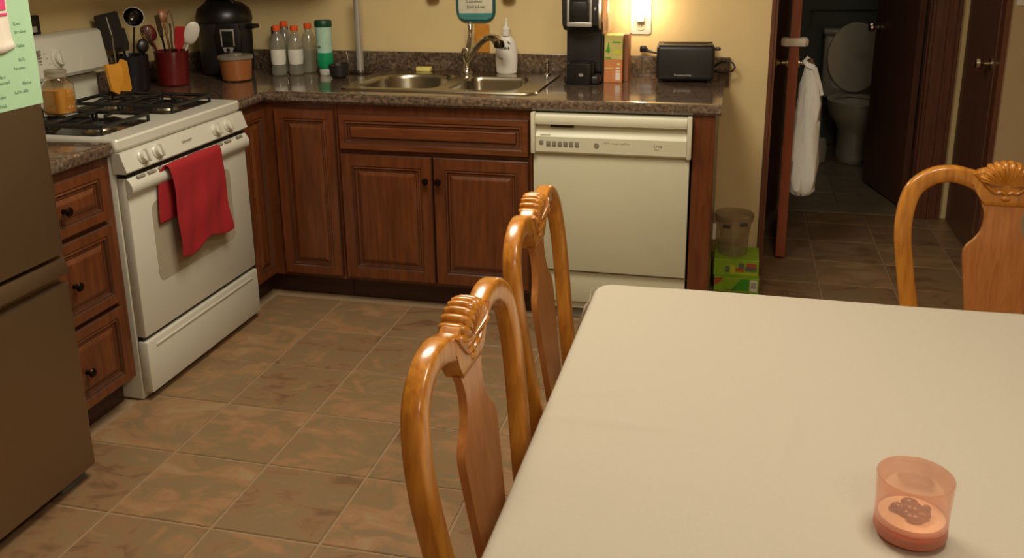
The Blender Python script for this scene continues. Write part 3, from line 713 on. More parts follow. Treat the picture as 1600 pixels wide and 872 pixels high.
# ================================================================== LEFT COUNTER ITEMS
KC = Vector((-.555, -.085, .9145))
kc = tag(obj('utensil_crock', MB().lathe(KC, [(.062, 0), (.070, .006), (.074, .10), (.076, .150), (.072, .152), (.068, .145), (.064, .02), (.001, .015)], 28, cap0=True), 'navy'), 'dark navy utensil crock beside the stove', 'crock')
def utensil(name, label, base_, top, m, head, hm=None, hr=.0045):
    t_ = thing(name, label, 'utensil', base_); obj('handle', MB().tube([base_, (Vector(base_)+Vector(top))/2+Vector((0, 0, .003)), top], hr, 8), m, t_)
    head(t_, Vector(base_), Vector(top), hm or m); return t_
def frame_of(b0, t0, face=(.75, -.65, 0)):
    z = (t0-b0).normalized(); n = Vector(face); n = (n-z*n.dot(z)).normalized(); x = n.cross(z).normalized(); return Matrix(((x.x, n.x, z.x, t0.x), (x.y, n.y, z.y, t0.y), (x.z, n.z, z.z, t0.z), (0, 0, 0, 1)))
def h_turner(w_, h_, slots=False):
    def f(t_, b0, t0, m):
        b = MB(); 
        poly = [(-w_*.35, -.005), (w_*.35, -.005), (w_*.5, h_*.25), (w_*.5, h_*.96), (w_*.44, h_), (-w_*.44, h_), (-w_*.5, h_*.96), (-w_*.5, h_*.25)]
        b.prism(poly, 'y', -.0015, .0015); b.xf(frame_of(b0, t0)); obj('turner_blade', b, m, t_)
        if slots:
            b = MB(); b.box((-.002, -.0022, h_*.25), (.002, .0022, h_*.9)); b.xf(frame_of(b0, t0)); obj('blade_rib', b, 'scrsil', t_, smooth=False)
    return f
def h_spoon(w_, h_, deep=.35):
    def f(t_, b0, t0, m):
        b = MB(); R_ = []
        for k in range(9):
            a = PI*k/8; z = h_*(1-math.cos(a))/2; wd = max(.002, w_/2*math.sin(a)**.8)
            R_.append([Vector((wd*math.cos(q), deep*wd*math.sin(q)+.004*math.sin(a), z)) for q in [2*PI*i/14 for i in range(14)]])
        b.loft(R_); b.xf(frame_of(b0, t0)); obj('spoon_bowl', b, m, t_)
    return f
def h_ladle(r_):
    def f(t_, b0, t0, m):
        b = MB(); pr = [(r_*math.sin(a), -r_*math.cos(a)) for a in [PI/2*k/7 for k in range(8)]]; pr[0] = (.001, -r_)
        pr += [(r_*.93*math.sin(a), -r_*.93*math.cos(a)) for a in [PI/2*(7-k)/7 for k in range(8)]]; pr[-1] = (.001, -r_*.93)
        b.lathe((0, 0, 0), pr, 20, cap0=False, cap1=False)
        b.xf(Matrix.Translation(t0+Vector((.3*r_, -.5*r_, r_*.2))) @ Euler((math.radians(75), math.radians(20), math.radians(35))).to_matrix().to_4x4()); obj('ladle_bowl', b, m, t_)
    return f
def h_whisk(r_, h_):
    def f(t_, b0, t0, m):
        b = MB()
        for k in range(5):
            a = PI*k/5; pts = []
            for i in range(15):
                q = -PI+2*PI*i/14 if False else PI*(i/14)*2
                s_ = math.sin(q/2); x = r_*math.sin(q)*(.5+.5*s_); z = h_*s_
                pts.append((x*math.cos(a), x*math.sin(a), z))
            b.tube(pts, .0013, 5)
        b.xf(frame_of(b0, t0)); obj('whisk_wires', b, m, t_)
    return f
def h_tongs(t_, b0, t0, m):
    b = MB(); b.tube([(-.012, 0, -.09), (-.016, 0, -.03), (-.010, 0, .035), (0, 0, .055), (.010, 0, .035), (.016, 0, -.03), (.012, 0, -.09)], .004, 8, up=(0, 1, 0), sect=(.0012, .008)); b.xf(frame_of(b0, t0)); obj('tong_arms', b, m, t_)
z_ = .98
utensil('turner', 'large black slotted turner at the left of the navy crock', (-.575, -.105, z_), (-.585, -.125, 1.100), 'black', h_turner(.095, .145, True), hr=.005)
utensil('turner', 'smaller black turner in the navy crock behind the large one', (-.565, -.07, z_), (-.578, -.085, 1.085), 'black', h_turner(.06, .09))
utensil('ladle', 'shiny steel and black ladle tilted over the navy crock', (-.540, -.09, z_), (-.530, -.055, 1.215), 'black', h_ladle(.042), 'dchrome', .004)
utensil('serving_spoon', 'black serving spoon low in the navy crock', (-.53, -.075, z_), (-.522, -.045, 1.07), 'black', h_spoon(.05, .06))
RC = Vector((-.475, .095, .9145))
tag(obj('utensil_crock', MB().lathe(RC, [(.060, 0), (.066, .006), (.068, .08), (.073, .146), (.075, .150), (.070, .151), (.066, .145), (.062, .02), (.001, .015)], 30), 'redg'), 'deep red ceramic utensil crock beside the black pressure cooker', 'crock')
utensil('whisk', 'steel balloon whisk leaning left out of the red crock', (-.50, .065, z_), (-.515, .028, 1.085), 'chrome', h_whisk(.024, .10), 'chrome', .004)
utensil('serving_spoon', 'dark red round spoon at the left of the red crock', (-.505, .09, z_), (-.540, .065, 1.105), 'dred', h_spoon(.066, .075), hr=.005)
utensil('tongs', 'steel tongs upright in the middle of the red crock', (-.475, .105, z_), (-.475, .11, 1.18), 'chrome', h_tongs)
utensil('spatula', 'slim steel-grey spatula beside the tongs in the red crock', (-.48, .08, z_), (-.495, .07, 1.13), 'dchrome', h_turner(.022, .09))
utensil('wooden_spoon', 'brown wooden spoon at the back of the red crock', (-.485, .12, z_), (-.525, .14, 1.18), 'woodlt', h_spoon(.04, .06), hr=.005)
utensil('spatula', 'bright red silicone spatula at the right of the red crock', (-.445, .085, z_), (-.420, .075, 1.08), 'redp', h_turner(.042, .095), hr=.005)
utensil('scrub_spoon', 'white ribbed plastic server at the right of the red crock', (-.45, .115, z_), (-.398, .11, 1.09), 'whitep', h_spoon(.066, .11, .3), hr=.005)
# pressure cooker
PCx, PCy = -.425, .47
pc = thing('pressure_cooker', 'large black electric pressure cooker in the counter corner', 'pressure cooker', (PCx, PCy, .9145))
b = MB().lathe((PCx, PCy, .9145), [(.105, 0), (.116, .01), (.121, .05), (.124, .20), (.126, .235), (.122, .245)], 40); obj('cooker_body', b, 'blackm', pc)
b = MB().lathe((PCx, PCy, 1.1595), [(.128, 0), (.130, .012), (.128, .03), (.118, .060), (.085, .085), (.04, .095), (.001, .096)], 40); ld_ = obj('lid', b, 'black', pc)
obj('lid_handle', MB().tube([(PCx-.07, PCy-.02, 1.238), (PCx-.05, PCy-.02, 1.268), (PCx+.05, PCy-.02, 1.268), (PCx+.07, PCy-.02, 1.238)], .014, 12), 'black', ld_)
for s in (-1, 1): obj('side_handle', MB().box((PCx+s*.143-.022, PCy-.03, 1.128), (PCx+s*.143+.022, PCy+.03, 1.148), .006), 'black', pc)
b = MB().prism([(-.052, 0), (.052, 0), (.062, .11), (.05, .16), (-.05, .16), (-.062, .11)], 'y', -.014, .02, .004); Mx = Matrix.Translation((PCx+.072, PCy-.100, .998)) @ Matrix.Rotation(.26, 4, 'Z'); b.xf(Mx); pn = obj('control_housing', b, 'black', pc)
b = MB(); 
for a_ in ((-.031, .125, .031, .134), (-.031, .058, -.025, .13), (.025, .058, .031, .13)): b.box((a_[0], -.0175, a_[1]), (a_[2], -.0145, a_[3]), .001)
b.prism([(-.026, .052), (.026, .052), (.018, .030), (-.018, .030)], 'y', -.0175, -.0145); b.xf(Mx); obj('silver_bezel', b, 'scrsil', pn)
b = MB().box((-.024, -.0165, .075), (.024, -.0145, .124)); b.xf(Mx); obj('display', b, 'screen', pn, smooth=False)
b = MB().lathe((0, -.0175, .041), [(.009, 0), (.008, -.004), (.001, -.005)], 16, 'y'); b.xf(Mx); obj('dial_button', b, 'black', pn)
# peanut tub
tb_ = thing('plastic_tub', 'clear round tub of orange-brown food with silvery lid in front of the pressure cooker', 'tub', (-.262, .262, .9145))
T_ = Vector((-.262, .262, .9145))
obj('tub_body', MB().lathe(T_, [(.052, 0), (.064, .006), (.068, .04), (.072, .100)], 32), 'tub', tb_)
obj('lid', MB().lathe(T_+Vector((0, 0, .100)), [(.074, -.004), (.079, 0), (.079, .010), (.074, .014), (.03, .015), (.028, .022), (.001, .023)], 32), 'lidc', tb_)
# dark jar
dj = thing('spice_jar', 'small dark jar with dark lid behind the clear bottles', 'jar', (-.225, .625, .9145))
obj('jar_body', MB().lathe((-.225, .625, .9145), [(.034, 0), (.038, .006), (.038, .15), (.034, .165)], 24), 'navyr', dj)
obj('lid', MB().lathe((-.225, .625, 1.0795), [(.040, 0), (.041, .004), (.041, .040), (.038, .044), (.001, .044)], 24), 'black', dj)
# bottles
BPROF = [(.026, 0), (.034, .006), (.0355, .03), (.031, .05), (.0345, .08), (.0345, .115), (.034, .125), (.036, .132), (.036, .145), (.026, .178), (.016, .195), (.014, .200), (.014, .212)]
def bottle(label, x, y, lab, hs=1.0):
    t_ = thing('water_bottle', label, 'bottle', (x, y, .9145), group='clear bottles with orange caps')
    P = [(r, h*hs) for r, h in BPROF]
    b = MB().lathe((x, y, .9145), P, 26, cap1=False); obj('bottle_body', b, 'plast', t_)
    obj('cap', MB().lathe((x, y, .9145+.206*hs), [(.0175, 0), (.0185, .002), (.0185, .022), (.016, .025), (.001, .025)], 22), 'orange', t_)
    if lab: obj('label_wrap', MB().lathe((x, y, .9145), [(.0318, .052*hs), (.0350, .08*hs), (.0350, .122*hs)], 26, cap0=False, cap1=False), lab, t_)
    return t_
bottle('clear bottle with orange cap and full white label, front left of the four', -.142, .435, 'label')
bottle('clear bottle with orange cap, second from left and set farther back', -.165, .555, None, 1.04)
bottle('clear bottle with orange cap and white label, third from left', -.073, .475, 'label', .98)
bottle('clear unlabelled bottle with orange cap nearest the green tumbler', -.045, .560, None, 1.0)
tmb = thing('tumbler_bottle', 'tall pale mint and green bottle with dark green lid', 'bottle', (.068, .49, .9145))
C_ = (.068, .49, .9145)
obj('bottle_base', MB().lathe(C_, [(.026, 0), (.028, .004), (.030, .030)], 28), 'label', tmb, label='white base band')
obj('lower_body', MB().lathe(C_, [(.031, .030), (.037, .045), (.038, .08), (.036, .105)], 28), 'green', tmb, label='bright green lower half')
obj('upper_body', MB().lathe(C_, [(.036, .105), (.036, .14), (.037, .18), (.038, .222)], 28), 'mint', tmb, label='pale mint upper half')
obj('lid', MB().lathe(C_, [(.039, .222), (.040, .226), (.040, .246), (.036, .252), (.001, .252)], 28), 'dgreen', tmb)
s = MB(); scribble(s, (.040, .4508, 1.045), (1, .0, 0), (0, 0, 1), .03, .012, 3); obj('printed_text', s, 'ink', tmb, smooth=False)
# black bowl / scrubber
tag(obj('black_bowl', MB().lathe((.175, .40, .9145), [(.028, 0), (.040, .012), (.045, .045), (.047, .062), (.044, .063), (.040, .04), (.02, .012), (.001, .010)], 26), 'blackm'), 'small black bowl between green tumbler and towel holder', 'bowl')
# paper towel stand
pt = thing('paper_towel_stand', 'chrome paper towel stand without a roll left of the sink', 'stand', (.205, .575, .9145))
obj('base', MB().lathe((.205, .575, .9145), [(.056, 0), (.058, .004), (.054, .010), (.02, .014), (.001, .015)], 28), 'dchrome', pt)
obj('pole', MB().lathe((.205, .575, .9285), [(.0175, 0), (.0165, .34), (.018, .35), (.018, .365), (.001, .375)], 18), 'scrsil', pt)
obj('side_arm', MB().tube([(.155, .545, .925), (.155, .545, 1.00), (.150, .545, 1.015)], .004, 8), 'chrome', pt)

# ================================================================== RIGHT COUNTER ITEMS
# coffee maker
cm = thing('coffee_maker', 'tall black single-serve coffee maker with silver-framed top', 'coffee maker', (1.295, .51, .9145))
X0, X1 = 1.215, 1.370
obj('brewer_base', MB().box((X0, .385, .9145), (X1, .655, .955), .014, 3), 'blackm', cm)
obj('drip_tray', MB().prism(rrect(X0+.012, .376, X1-.028, .46, .02), 'z', .9155, 1.005, .006), 'black', cm)
obj('tray_grille', MB().prism(rrect(X0+.022, .384, X1-.038, .45, .015), 'z', 1.0055, 1.0085, .001), 'dchrome', cm)
obj('brewer_column', MB().box((X0, .455, .955), (X1, .655, 1.18), .012, 3), 'blackm', cm)
hd = [(.655, 1.14), (.42, 1.14), (.385, 1.165), (.378, 1.27), (.40, 1.33), (.655, 1.345)]
b = MB().prism(hd, 'x', X0-.008, X1-.004, .010); h_ = obj('brewer_head', b, 'blackm', cm)
b = MB()
for a_ in ((1.232, 1.160, 1.338, 1.178), (1.232, 1.178, 1.243, 1.285), (1.327, 1.178, 1.338, 1.285), (1.232, 1.272, 1.338, 1.285)): b.box((a_[0], .367, a_[1]), (a_[2], .379, a_[3]), .003)
obj('silver_frame', b, 'scrsil', h_)
obj('display', MB().box((1.243, .371, 1.178), (1.327, .379, 1.272), .002), 'screen', h_)
obj('display_button', MB().box((1.255, .3675, 1.205), (1.315, .3715, 1.262), .004), 'blackm', h_)
obj('side_button', MB().box((1.346, .374, 1.225), (1.354, .379, 1.238), .002), 'scrsil', h_)
b = MB(); b.box((1.283, .3735, .951), (1.292, .3765, .963)); b.box((1.294, .3735, .951), (1.302, .3765, .963)); obj('logo_plate', b, 'scrsil', cm, smooth=False)
obj('water_tank', MB().box((X1-.003, .47, 1.12), (X1+.020, .65, 1.33), .008, 3), 'tank', cm)
obj('tank_base', MB().box((X1-.002, .46, .9145), (X1+.004, .65, 1.119), .001), 'blackm', cm)
# cartons
bxa = thing('tea_carton', 'orange carton at the foot of the small stack beside the coffee maker', 'box', (1.4130, .50, .9145))
obj('carton', MB().box((1.3780, .462, .9145), (1.4560, .545, 1.012), .001), 'boxo', bxa, smooth=False)
b = MB()
b.box((1.4280, .4605, .925), (1.4480, .4622, .958)); b.box((1.4280, .4605, .962), (1.4480, .4622, .968)); b.box((1.4280, .4605, .975), (1.4480, .4622, .980)); obj('white_print', b, 'paperw', bxa, smooth=False)
b = MB().lathe((1.4400, .4618, .994), [(.006, 0), (.006, -.0012)], 12, 'y'); b.box((1.3820, .4605, .975), (1.4180, .4622, .978)); obj('logo_print', b, 'yellow', bxa, smooth=False)
bxb = thing('tea_carton', 'yellow-green carton with a figure print, on top of the orange one', 'box', (1.4130, .50, 1.0125))
obj('carton', MB().box((1.3780, .464, 1.0125), (1.4560, .547, 1.116), .001), 'boxy', bxb, smooth=False)
b = MB().box((1.3820, .4625, 1.018), (1.4080, .4642, 1.022)); b.prism([(1.3820, 1.05), (1.3900, 1.06), (1.3940, 1.085), (1.3980, 1.085), (1.4020, 1.05), (1.3960, 1.04)], 'y', .4626, .4642); b.box((1.4120, .4625, 1.085), (1.4480, .4642, 1.090)); obj('green_print', b, 'limed', bxb, smooth=False)
b = MB().prism([(1.4180, 1.035), (1.4520, 1.04), (1.4520, 1.052), (1.4280, 1.056)], 'y', .4626, .4642); obj('yellow_print', b, 'yel2', bxb, smooth=False)
tag(obj('brown_carton', MB().box((1.4580, .50, .9145), (1.4760, .60, 1.118), .001), 'boxb', smooth=False), 'thin brown carton standing right of the stacked cartons', 'box')
# outlet + night light
op = tag(obj('wall_outlet', MB().prism(rrect(1.462, 1.100, 1.552, 1.262, .008), 'y', YW-.007, YW-.0005, .002), 'whitep'), 'cream outlet plate behind the glowing night light', 'outlet')
b = MB()
for z in (1.135, 1.227): b.prism(rrect(1.49, z-.018, 1.524, z+.018, .012), 'y', YW-.010, YW-.006)
obj('socket_face', b, 'cream', op)
b = MB(); 
for x in (1.500, 1.512): b.box((x-.001, YW-.0108, 1.130), (x+.001, YW-.0098, 1.142))
obj('socket_slot', b, 'black', op, smooth=False)
nl = thing('night_light', 'glowing plug-in night light on the wall outlet', 'night light', (1.506, YW-.03, 1.16))
obj('plug_base', MB().box((1.490, YW-.034, 1.155), (1.524, YW-.011, 1.183), .006), 'whitep', nl)
obj('light_shade', MB().lathe((1.507, YW-.036, 1.184), [(.018, 0), (.026, .008), (.030, .03), (.028, .055), (.018, .068), (.001, .07)], 22, sy=.8), 'lamp', nl)
pl = bpy.data.lights.new('night_light_bulb', 'POINT'); pl.energy = 2.4; pl.color = (1, .70, .42); pl.shadow_soft_size = .03
po = bpy.data.objects.new('night_light_bulb', pl); COL.objects.link(po); po.location = (1.507, YW-.085, 1.225)
# toaster
ang = .07
ts = thing('toaster', 'black two-slice toaster at the right end of the counter', 'toaster', (1.715, .575, .9145), ang)
b = MB().box((-.122, -.078, .010), (.122, .078, .158), .016, 3); obj('toaster_body', b, 'blackm', ts, local=True)
b = MB()
for y in (-.035, .035): b.prism(rrect(-.095, y-.014, .095, y+.014, .01), 'z', .1565, .1605)
obj('toast_slots', b, 'iron', ts, local=True)
b = MB().box((-.116, -.070, .1575), (.116, -.055, .1605), .001); b.box((-.116, .055, .1575), (.116, .070, .1605), .001); obj('top_trim', b, 'dchrome', ts, local=True)
obj('lever', MB().box((.1225, -.025, .132), (.148, .025, .144), .005), 'black', ts, local=True)
b = MB(); scribble(b, (-.045, -.0784, .030), (1, 0, 0), (0, 0, 1), .072, .010, 12); obj('printed_text', b, 'scrsil', ts, local=True, smooth=False)
b = MB()
for x in (-.10, .10):
    for y in (-.055, .055): b.cyl((x, y, 0), (x, y, .012), .010, 10)
obj('feet', b, 'black', ts, local=True)
cd = thing('power_cord', 'black toaster cord looping past the counter end and along the backsplash', 'cord', (1.85, .64, .93))
b = MB().tube([(1.832, .655, .962), (1.86, .655, .985), (1.89, .652, .992), (1.915, .648, .985), (1.926, .642, .968), (1.918, .638, .952), (1.89, .64, .944), (1.855, .645, .943), (1.83, .652, .950)], .0042, 8); obj('cord', b, 'black', cd)
b = MB().tube([(1.59, .655, 1.02), (1.57, .668, 1.022), (1.55, .672, 1.026), (1.535, .674, 1.034)], [.0042, .0045, .006, .009], 8); obj('cord', b, 'black', cd)
obj('plug', MB().box((1.508, .662, 1.022), (1.538, .688, 1.050), .006), 'black', cd)

# ================================================================== WALL THINGS
ph = thing('pot_holder', 'cream pot holder with teal border hanging above the faucet', 'pot holder', (.745, YW-.01, 1.15))
b = MB().prism(rrect(.652, 1.146, .838, 1.345, (.02, .02, .05, .05)), 'y', YW-.014, YW-.002, .003); obj('border', b, 'teal', ph)
b = MB().prism(rrect(.664, 1.158, .826, 1.335, (.015, .015, .042, .042)), 'y', YW-.017, YW-.0135, .001); obj('cream_field', b, 'potw', ph)
b = MB().prism([(.668, 1.166), (.69, 1.158), (.80, 1.158), (.822, 1.168), (.826, 1.188), (.664, 1.186)], 'y', YW-.0185, YW-.0165); obj('teal_band', b, 'tealb', ph, smooth=False)
b = MB(); scribble(b, (.705, YW-.0172, 1.208), (1, 0, .03), (0, 0, 1), .085, .014, 31); scribble(b, (.700, YW-.0172, 1.235), (1, 0, .03), (0, 0, 1), .08, .014, 33); scribble(b, (.700, YW-.0172, 1.265), (1, 0, .03), (0, 0, 1), .09, .014, 34)
obj('printed_text', b, 'greypr', ph, smooth=False)
tag(obj('hanging_cloth', MB().prism([(.735, 1.006), (.806, 1.006), (.806, 1.135), (.735, 1.135)], 'y', YW-.0075, YW-.001), 'orcard', smooth=False), 'orange cloth hanging behind the faucet below the pot holder', 'cloth')
for x, lab in ((.545, 'left'), (.905, 'right')):
    t_ = thing('wall_ornament', 'small dark ornament on the sink wall %s of the pot holder' % lab, 'ornament', (x, YW-.03, 1.25))
    obj('ornament_base', MB().lathe((x, YW-.0305, 1.2465), [(.018, 0), (.030, .006), (.034, .03), (.030, .06), (.001, .062)], 20, sy=.8), 'woodlt', t_)
    obj('hook', MB().tube([(x, YW-.002, 1.30), (x, YW-.02, 1.315), (x, YW-.03, 1.305)], .003, 8), 'dchrome', t_)
sw = tag(obj('light_switch', MB().prism(rrect(3.122, 1.205, 3.195, 1.325, .006), 'y', 1.083, 1.0895, .002), 'whitep'), 'white light switch plate on the beige hall wall', 'switch')
obj('toggle', MB().box((3.152, 1.074, 1.255), (3.164, 1.084, 1.278), .002), 'whitep', sw)

# ================================================================== HALL + BATHROOM THINGS
# finger guard clipped on the open door
b = MB(); pr = []
gx, gy, gz = 2.1835, .940, 1.030
oy = rrect(gx-.062, gy-.026, gx+.062, gy+.045, .02); b.prism(oy, 'z', gz, gz+.035, .006)
b.bm.free(); b = MB()
U = [(gx-.060, gy-.006), (gx-.045, gy-.026), (gx+.045, gy-.026), (gx+.060, gy-.006), (gx+.056, gy+.05), (gx+.028, gy+.05), (gx+.0265, gy-.0105), (gx-.0265, gy-.0105), (gx-.023, gy+.05), (gx-.056, gy+.05)]
b.prism([(gx+.062*math.cos(q), gy+.012+.040*math.sin(q)) for q in [math.radians(-90+a) for a in range(24, 157, 12)][::-1] ] if False else U, 'z', gz-.003, gz+.037, .011)
tag(obj('door_guard', b, 'foam'), 'white foam pinch guard clipped on the open door edge', 'door guard')
# plastic bag on the knob
bg_ = thing('plastic_bag', 'white plastic bag hanging from the open door knob', 'bag', (2.27, .99, .33))
R_ = []
bx0 = Vector((2.262, .98, 0))
prof = [(.945, .012, -.010), (.90, .026, .002), (.84, .040, .008), (.76, .050, .010), (.68, .052, .006), (.58, .058, .004), (.48, .062, .002), (.40, .064, 0), (.345, .056, .0), (.322, .036, 0), (.315, .012, 0)]
for k, (z, r, dx) in enumerate(prof):
    ring = []
    for i in range(36):
        a = 2*PI*i/36; rr = r*(1+.12*math.sin(5*a+z*15)+.08*math.sin(9*a-z*22)+.05*math.sin(17*a+z*31)+.12*math.sin(3*a+2+z*4))
        ring.append(Vector((bx0.x+dx+rr*math.cos(a), bx0.y+rr*.62*math.sin(a), z+.006*math.sin(7*a))))
    R_.append(ring)
b = MB(); b.loft(R_); obj('bag_body', b, 'bag', bg_)
b = MB().tube([(2.278, .955, .93), (2.288, .96, .90), (2.305, .97, .85), (2.318, .975, .80), (2.308, .985, .84), (2.285, .99, .90), (2.262, .99, .955), (2.246, .985, .968), (2.235, .975, .955), (2.25, .96, .94), (2.278, .955, .93)], .005, 6, sect=(.012, .0025), up=(0, 1, 0)); obj('bag_handle', b, 'bag', bg_)
# toilet
tl = thing('toilet', 'white toilet with raised lid seen through the bathroom doorway', 'toilet', (2.73, 3.2, 0), 0)
tx, ty = 2.735, 3.20
def ovals(data, n=28):
    R_ = []
    for (z, rx, ry, cy, k) in data:
        R_.append([Vector((tx+rx*math.cos(a), cy+ry*math.sin(a)*(1.0 if math.sin(a) > 0 else k), z)) for a in [2*PI*i/n for i in range(n)]])
    return R_
b = MB(); b.loft(ovals([(0, .105, .22, ty+.05, 1), (.02, .108, .225, ty+.05, 1), (.05, .10, .20, ty+.05, 1), (.20, .10, .19, ty+.03, 1), (.26, .13, .21, ty, 1), (.32, .17, .235, ty-.02, 1), (.38, .185, .25, ty-.02, 1), (.40, .185, .25, ty-.02, 1), (.40, .13, .19, ty-.03, 1), (.33, .10, .14, ty-.03, 1)])); obj('bowl', b, 'porc', tl)
b = MB(); b.loft(ovals([(.402, .190, .255, ty-.02, 1), (.422, .190, .255, ty-.02, 1), (.424, .13, .19, ty-.03, 1), (.404, .128, .188, ty-.03, 1)]), False, False); obj('seat', b, 'porc', tl)
b = MB(); b.lathe((0, 0, 0), [(.001, -.01), (.185, -.01), (.192, 0), (.185, .01), (.001, .012)], 32, 'y'); b.xf(Matrix.Translation((tx, ty+.235, .675)) @ Matrix.Rotation(-.10, 4, 'X') @ Matrix.Diagonal((1, 1, 1.28, 1))); obj('lid', b, 'porc', tl)
b = MB().box((tx-.21, ty+.262, .38), (tx+.21, ty+.435, .83), .02, 3); tk = obj('tank', b, 'porc', tl)
obj('tank_lid', MB().box((tx-.22, ty+.252, .831), (tx+.22, ty+.443, .865), .01, 2), 'porc', tl)
obj('flush_lever', MB().tube([(tx-.15, ty+.262, .78), (tx-.15, ty+.245, .78), (tx-.09, ty+.24, .77)], .006, 8), 'chrome', tk)
wb = thing('toilet_brush', 'white toilet brush in its holder to the left of the toilet', 'brush', (2.47, 3.1, 0))
obj('holder', MB().lathe((2.50, 3.05, .001), [(.045, 0), (.055, .01), (.058, .10), (.050, .16), (.035, .17), (.001, .17)], 22), 'porc', wb)
obj('handle', MB().cyl((2.50, 3.05, .17), (2.49, 3.06, .55), .008, 10), 'porc', wb)
rb = thing('towel_bar', 'chrome towel bar on the dark back wall above the toilet', 'towel bar', (2.55, 3.6, 1.0))
obj('bar', MB().cyl((2.42, 3.60, .99), (3.05, 3.60, .99), .006, 10), 'dchrome', rb)
b = MB().cyl((2.44, 3.60, .99), (2.44, 3.659, .99), .009, 10); b.cyl((3.03, 3.60, .99), (3.03, 3.659, .99), .009, 10); obj('bracket', b, 'dchrome', rb)

# boxes + container on the floor by the end panel
def carton(z0, z1, y0, y1, lab, dx=0):
    t_ = thing('snack_carton', lab, 'box', (1.985, (y0+y1)/2, z0)); X0_, X1_ = 1.880+dx, 2.072+dx
    obj('carton', MB().box((X0_, y0, z0), (X1_, y1, z1), .0015), 'lime', t_, smooth=False); return t_, X0_, X1_
ta, a0, a1_ = carton(.001, .072, .44, .64, 'lower lime green carton on the floor beside the end panel', .004)
b = MB().prism([(a0+.002, .065), (a0+.04, .069), (a0+.03, .050), (a0+.002, .03)], 'y', .4385, .4402); obj('red_print', b, 'redpr', ta, smooth=False)
b = MB().prism([(a0+.09, .03), (a0+.115, .066), (a0+.150, .066), (a0+.150, .012), (a0+.075, .012)], 'y', .4385, .4402); obj('green_print', b, 'limed', ta, smooth=False)
b = MB().box((a0+.155, .4380, .012), (a0+.185, .4402, .062)); obj('label_patch', b, 'paperw', ta, smooth=False)
b = MB(); 
for i in range(5): b.box((a0+.160+.0045*i, .4375, .025), (a0+.1625+.0045*i, .4382, .055))
scribble(b, (a0+.05, .4385, .010), (1, 0, 0), (0, 0, 1), .05, .009, 41); obj('bar_code', b, 'greypr', ta, smooth=False)
tb2, a0, a1_ = carton(.073, .150, .45, .64, 'upper lime green carton printed with small pictures, under the clear container')
b = MB()
b.box((a0+.05, .4485, .092), (a0+.067, .4502, .118)); b.box((a0+.135, .4485, .10), (a0+.185, .4502, .118)); b.box((a0+.108, .4485, .112), (a0+.13, .4502, .135)); obj('grey_pictures', b, 'greypr', tb2, smooth=False)
b = MB().box((a0+.095, .4485, .096), (a0+.13, .4502, .111)); b.box((a0+.14, .4485, .119), (a0+.183, .4502, .136)); obj('red_pictures', b, 'redpr', tb2, smooth=False)
b = MB().box((a0+.072, .4485, .084), (a0+.187, .4502, .090)); b.box((a0+.072, .4485, .090), (a0+.092, .4502, .125)); obj('yellow_print', b, 'yel2', tb2, smooth=False)
pcn = thing('plastic_container', 'empty smoky clear plastic container on the lime cartons', 'container', (1.965, .54, .151))
C2 = (1.957, .54, .1515)
obj('container_body', MB().lathe(C2, [(.058, 0), (.064, .006), (.068, .10), (.074, .135), (.078, .165), (.082, .180)], 32, cap1=False), 'tubp', pcn)
obj('rim_band', MB().lathe(C2, [(.0775, .150), (.0835, .154), (.0865, .176), (.085, .186), (.081, .187), (.083, .176), (.079, .157)], 32, cap0=False, cap1=False), 'tubp', pcn)
b = MB(); b.box((-.018, -.0025, -.008), (.018, .0025, .008), .003); b.xf(Matrix.Translation((C2[0]+.042, C2[1]-.0755, C2[2]+.155)) @ Matrix.Rotation(.5, 4, 'Z')); obj('grip_tab', b, 'dk', pcn)
b = MB(); b.box((-.018, -.0025, -.008), (.018, .0025, .008), .003); b.xf(Matrix.Translation((C2[0]-.030, C2[1]-.080, C2[2]+.145)) @ Matrix.Rotation(-.35, 4, 'Z')); obj('grip_tab', b, 'dk', pcn)
obj('side_clip', MB().box((C2[0]-.092, C2[1]-.012, C2[2]+.06), (C2[0]-.0755, C2[1]+.012, C2[2]+.135), .004), 'paperw', pcn)

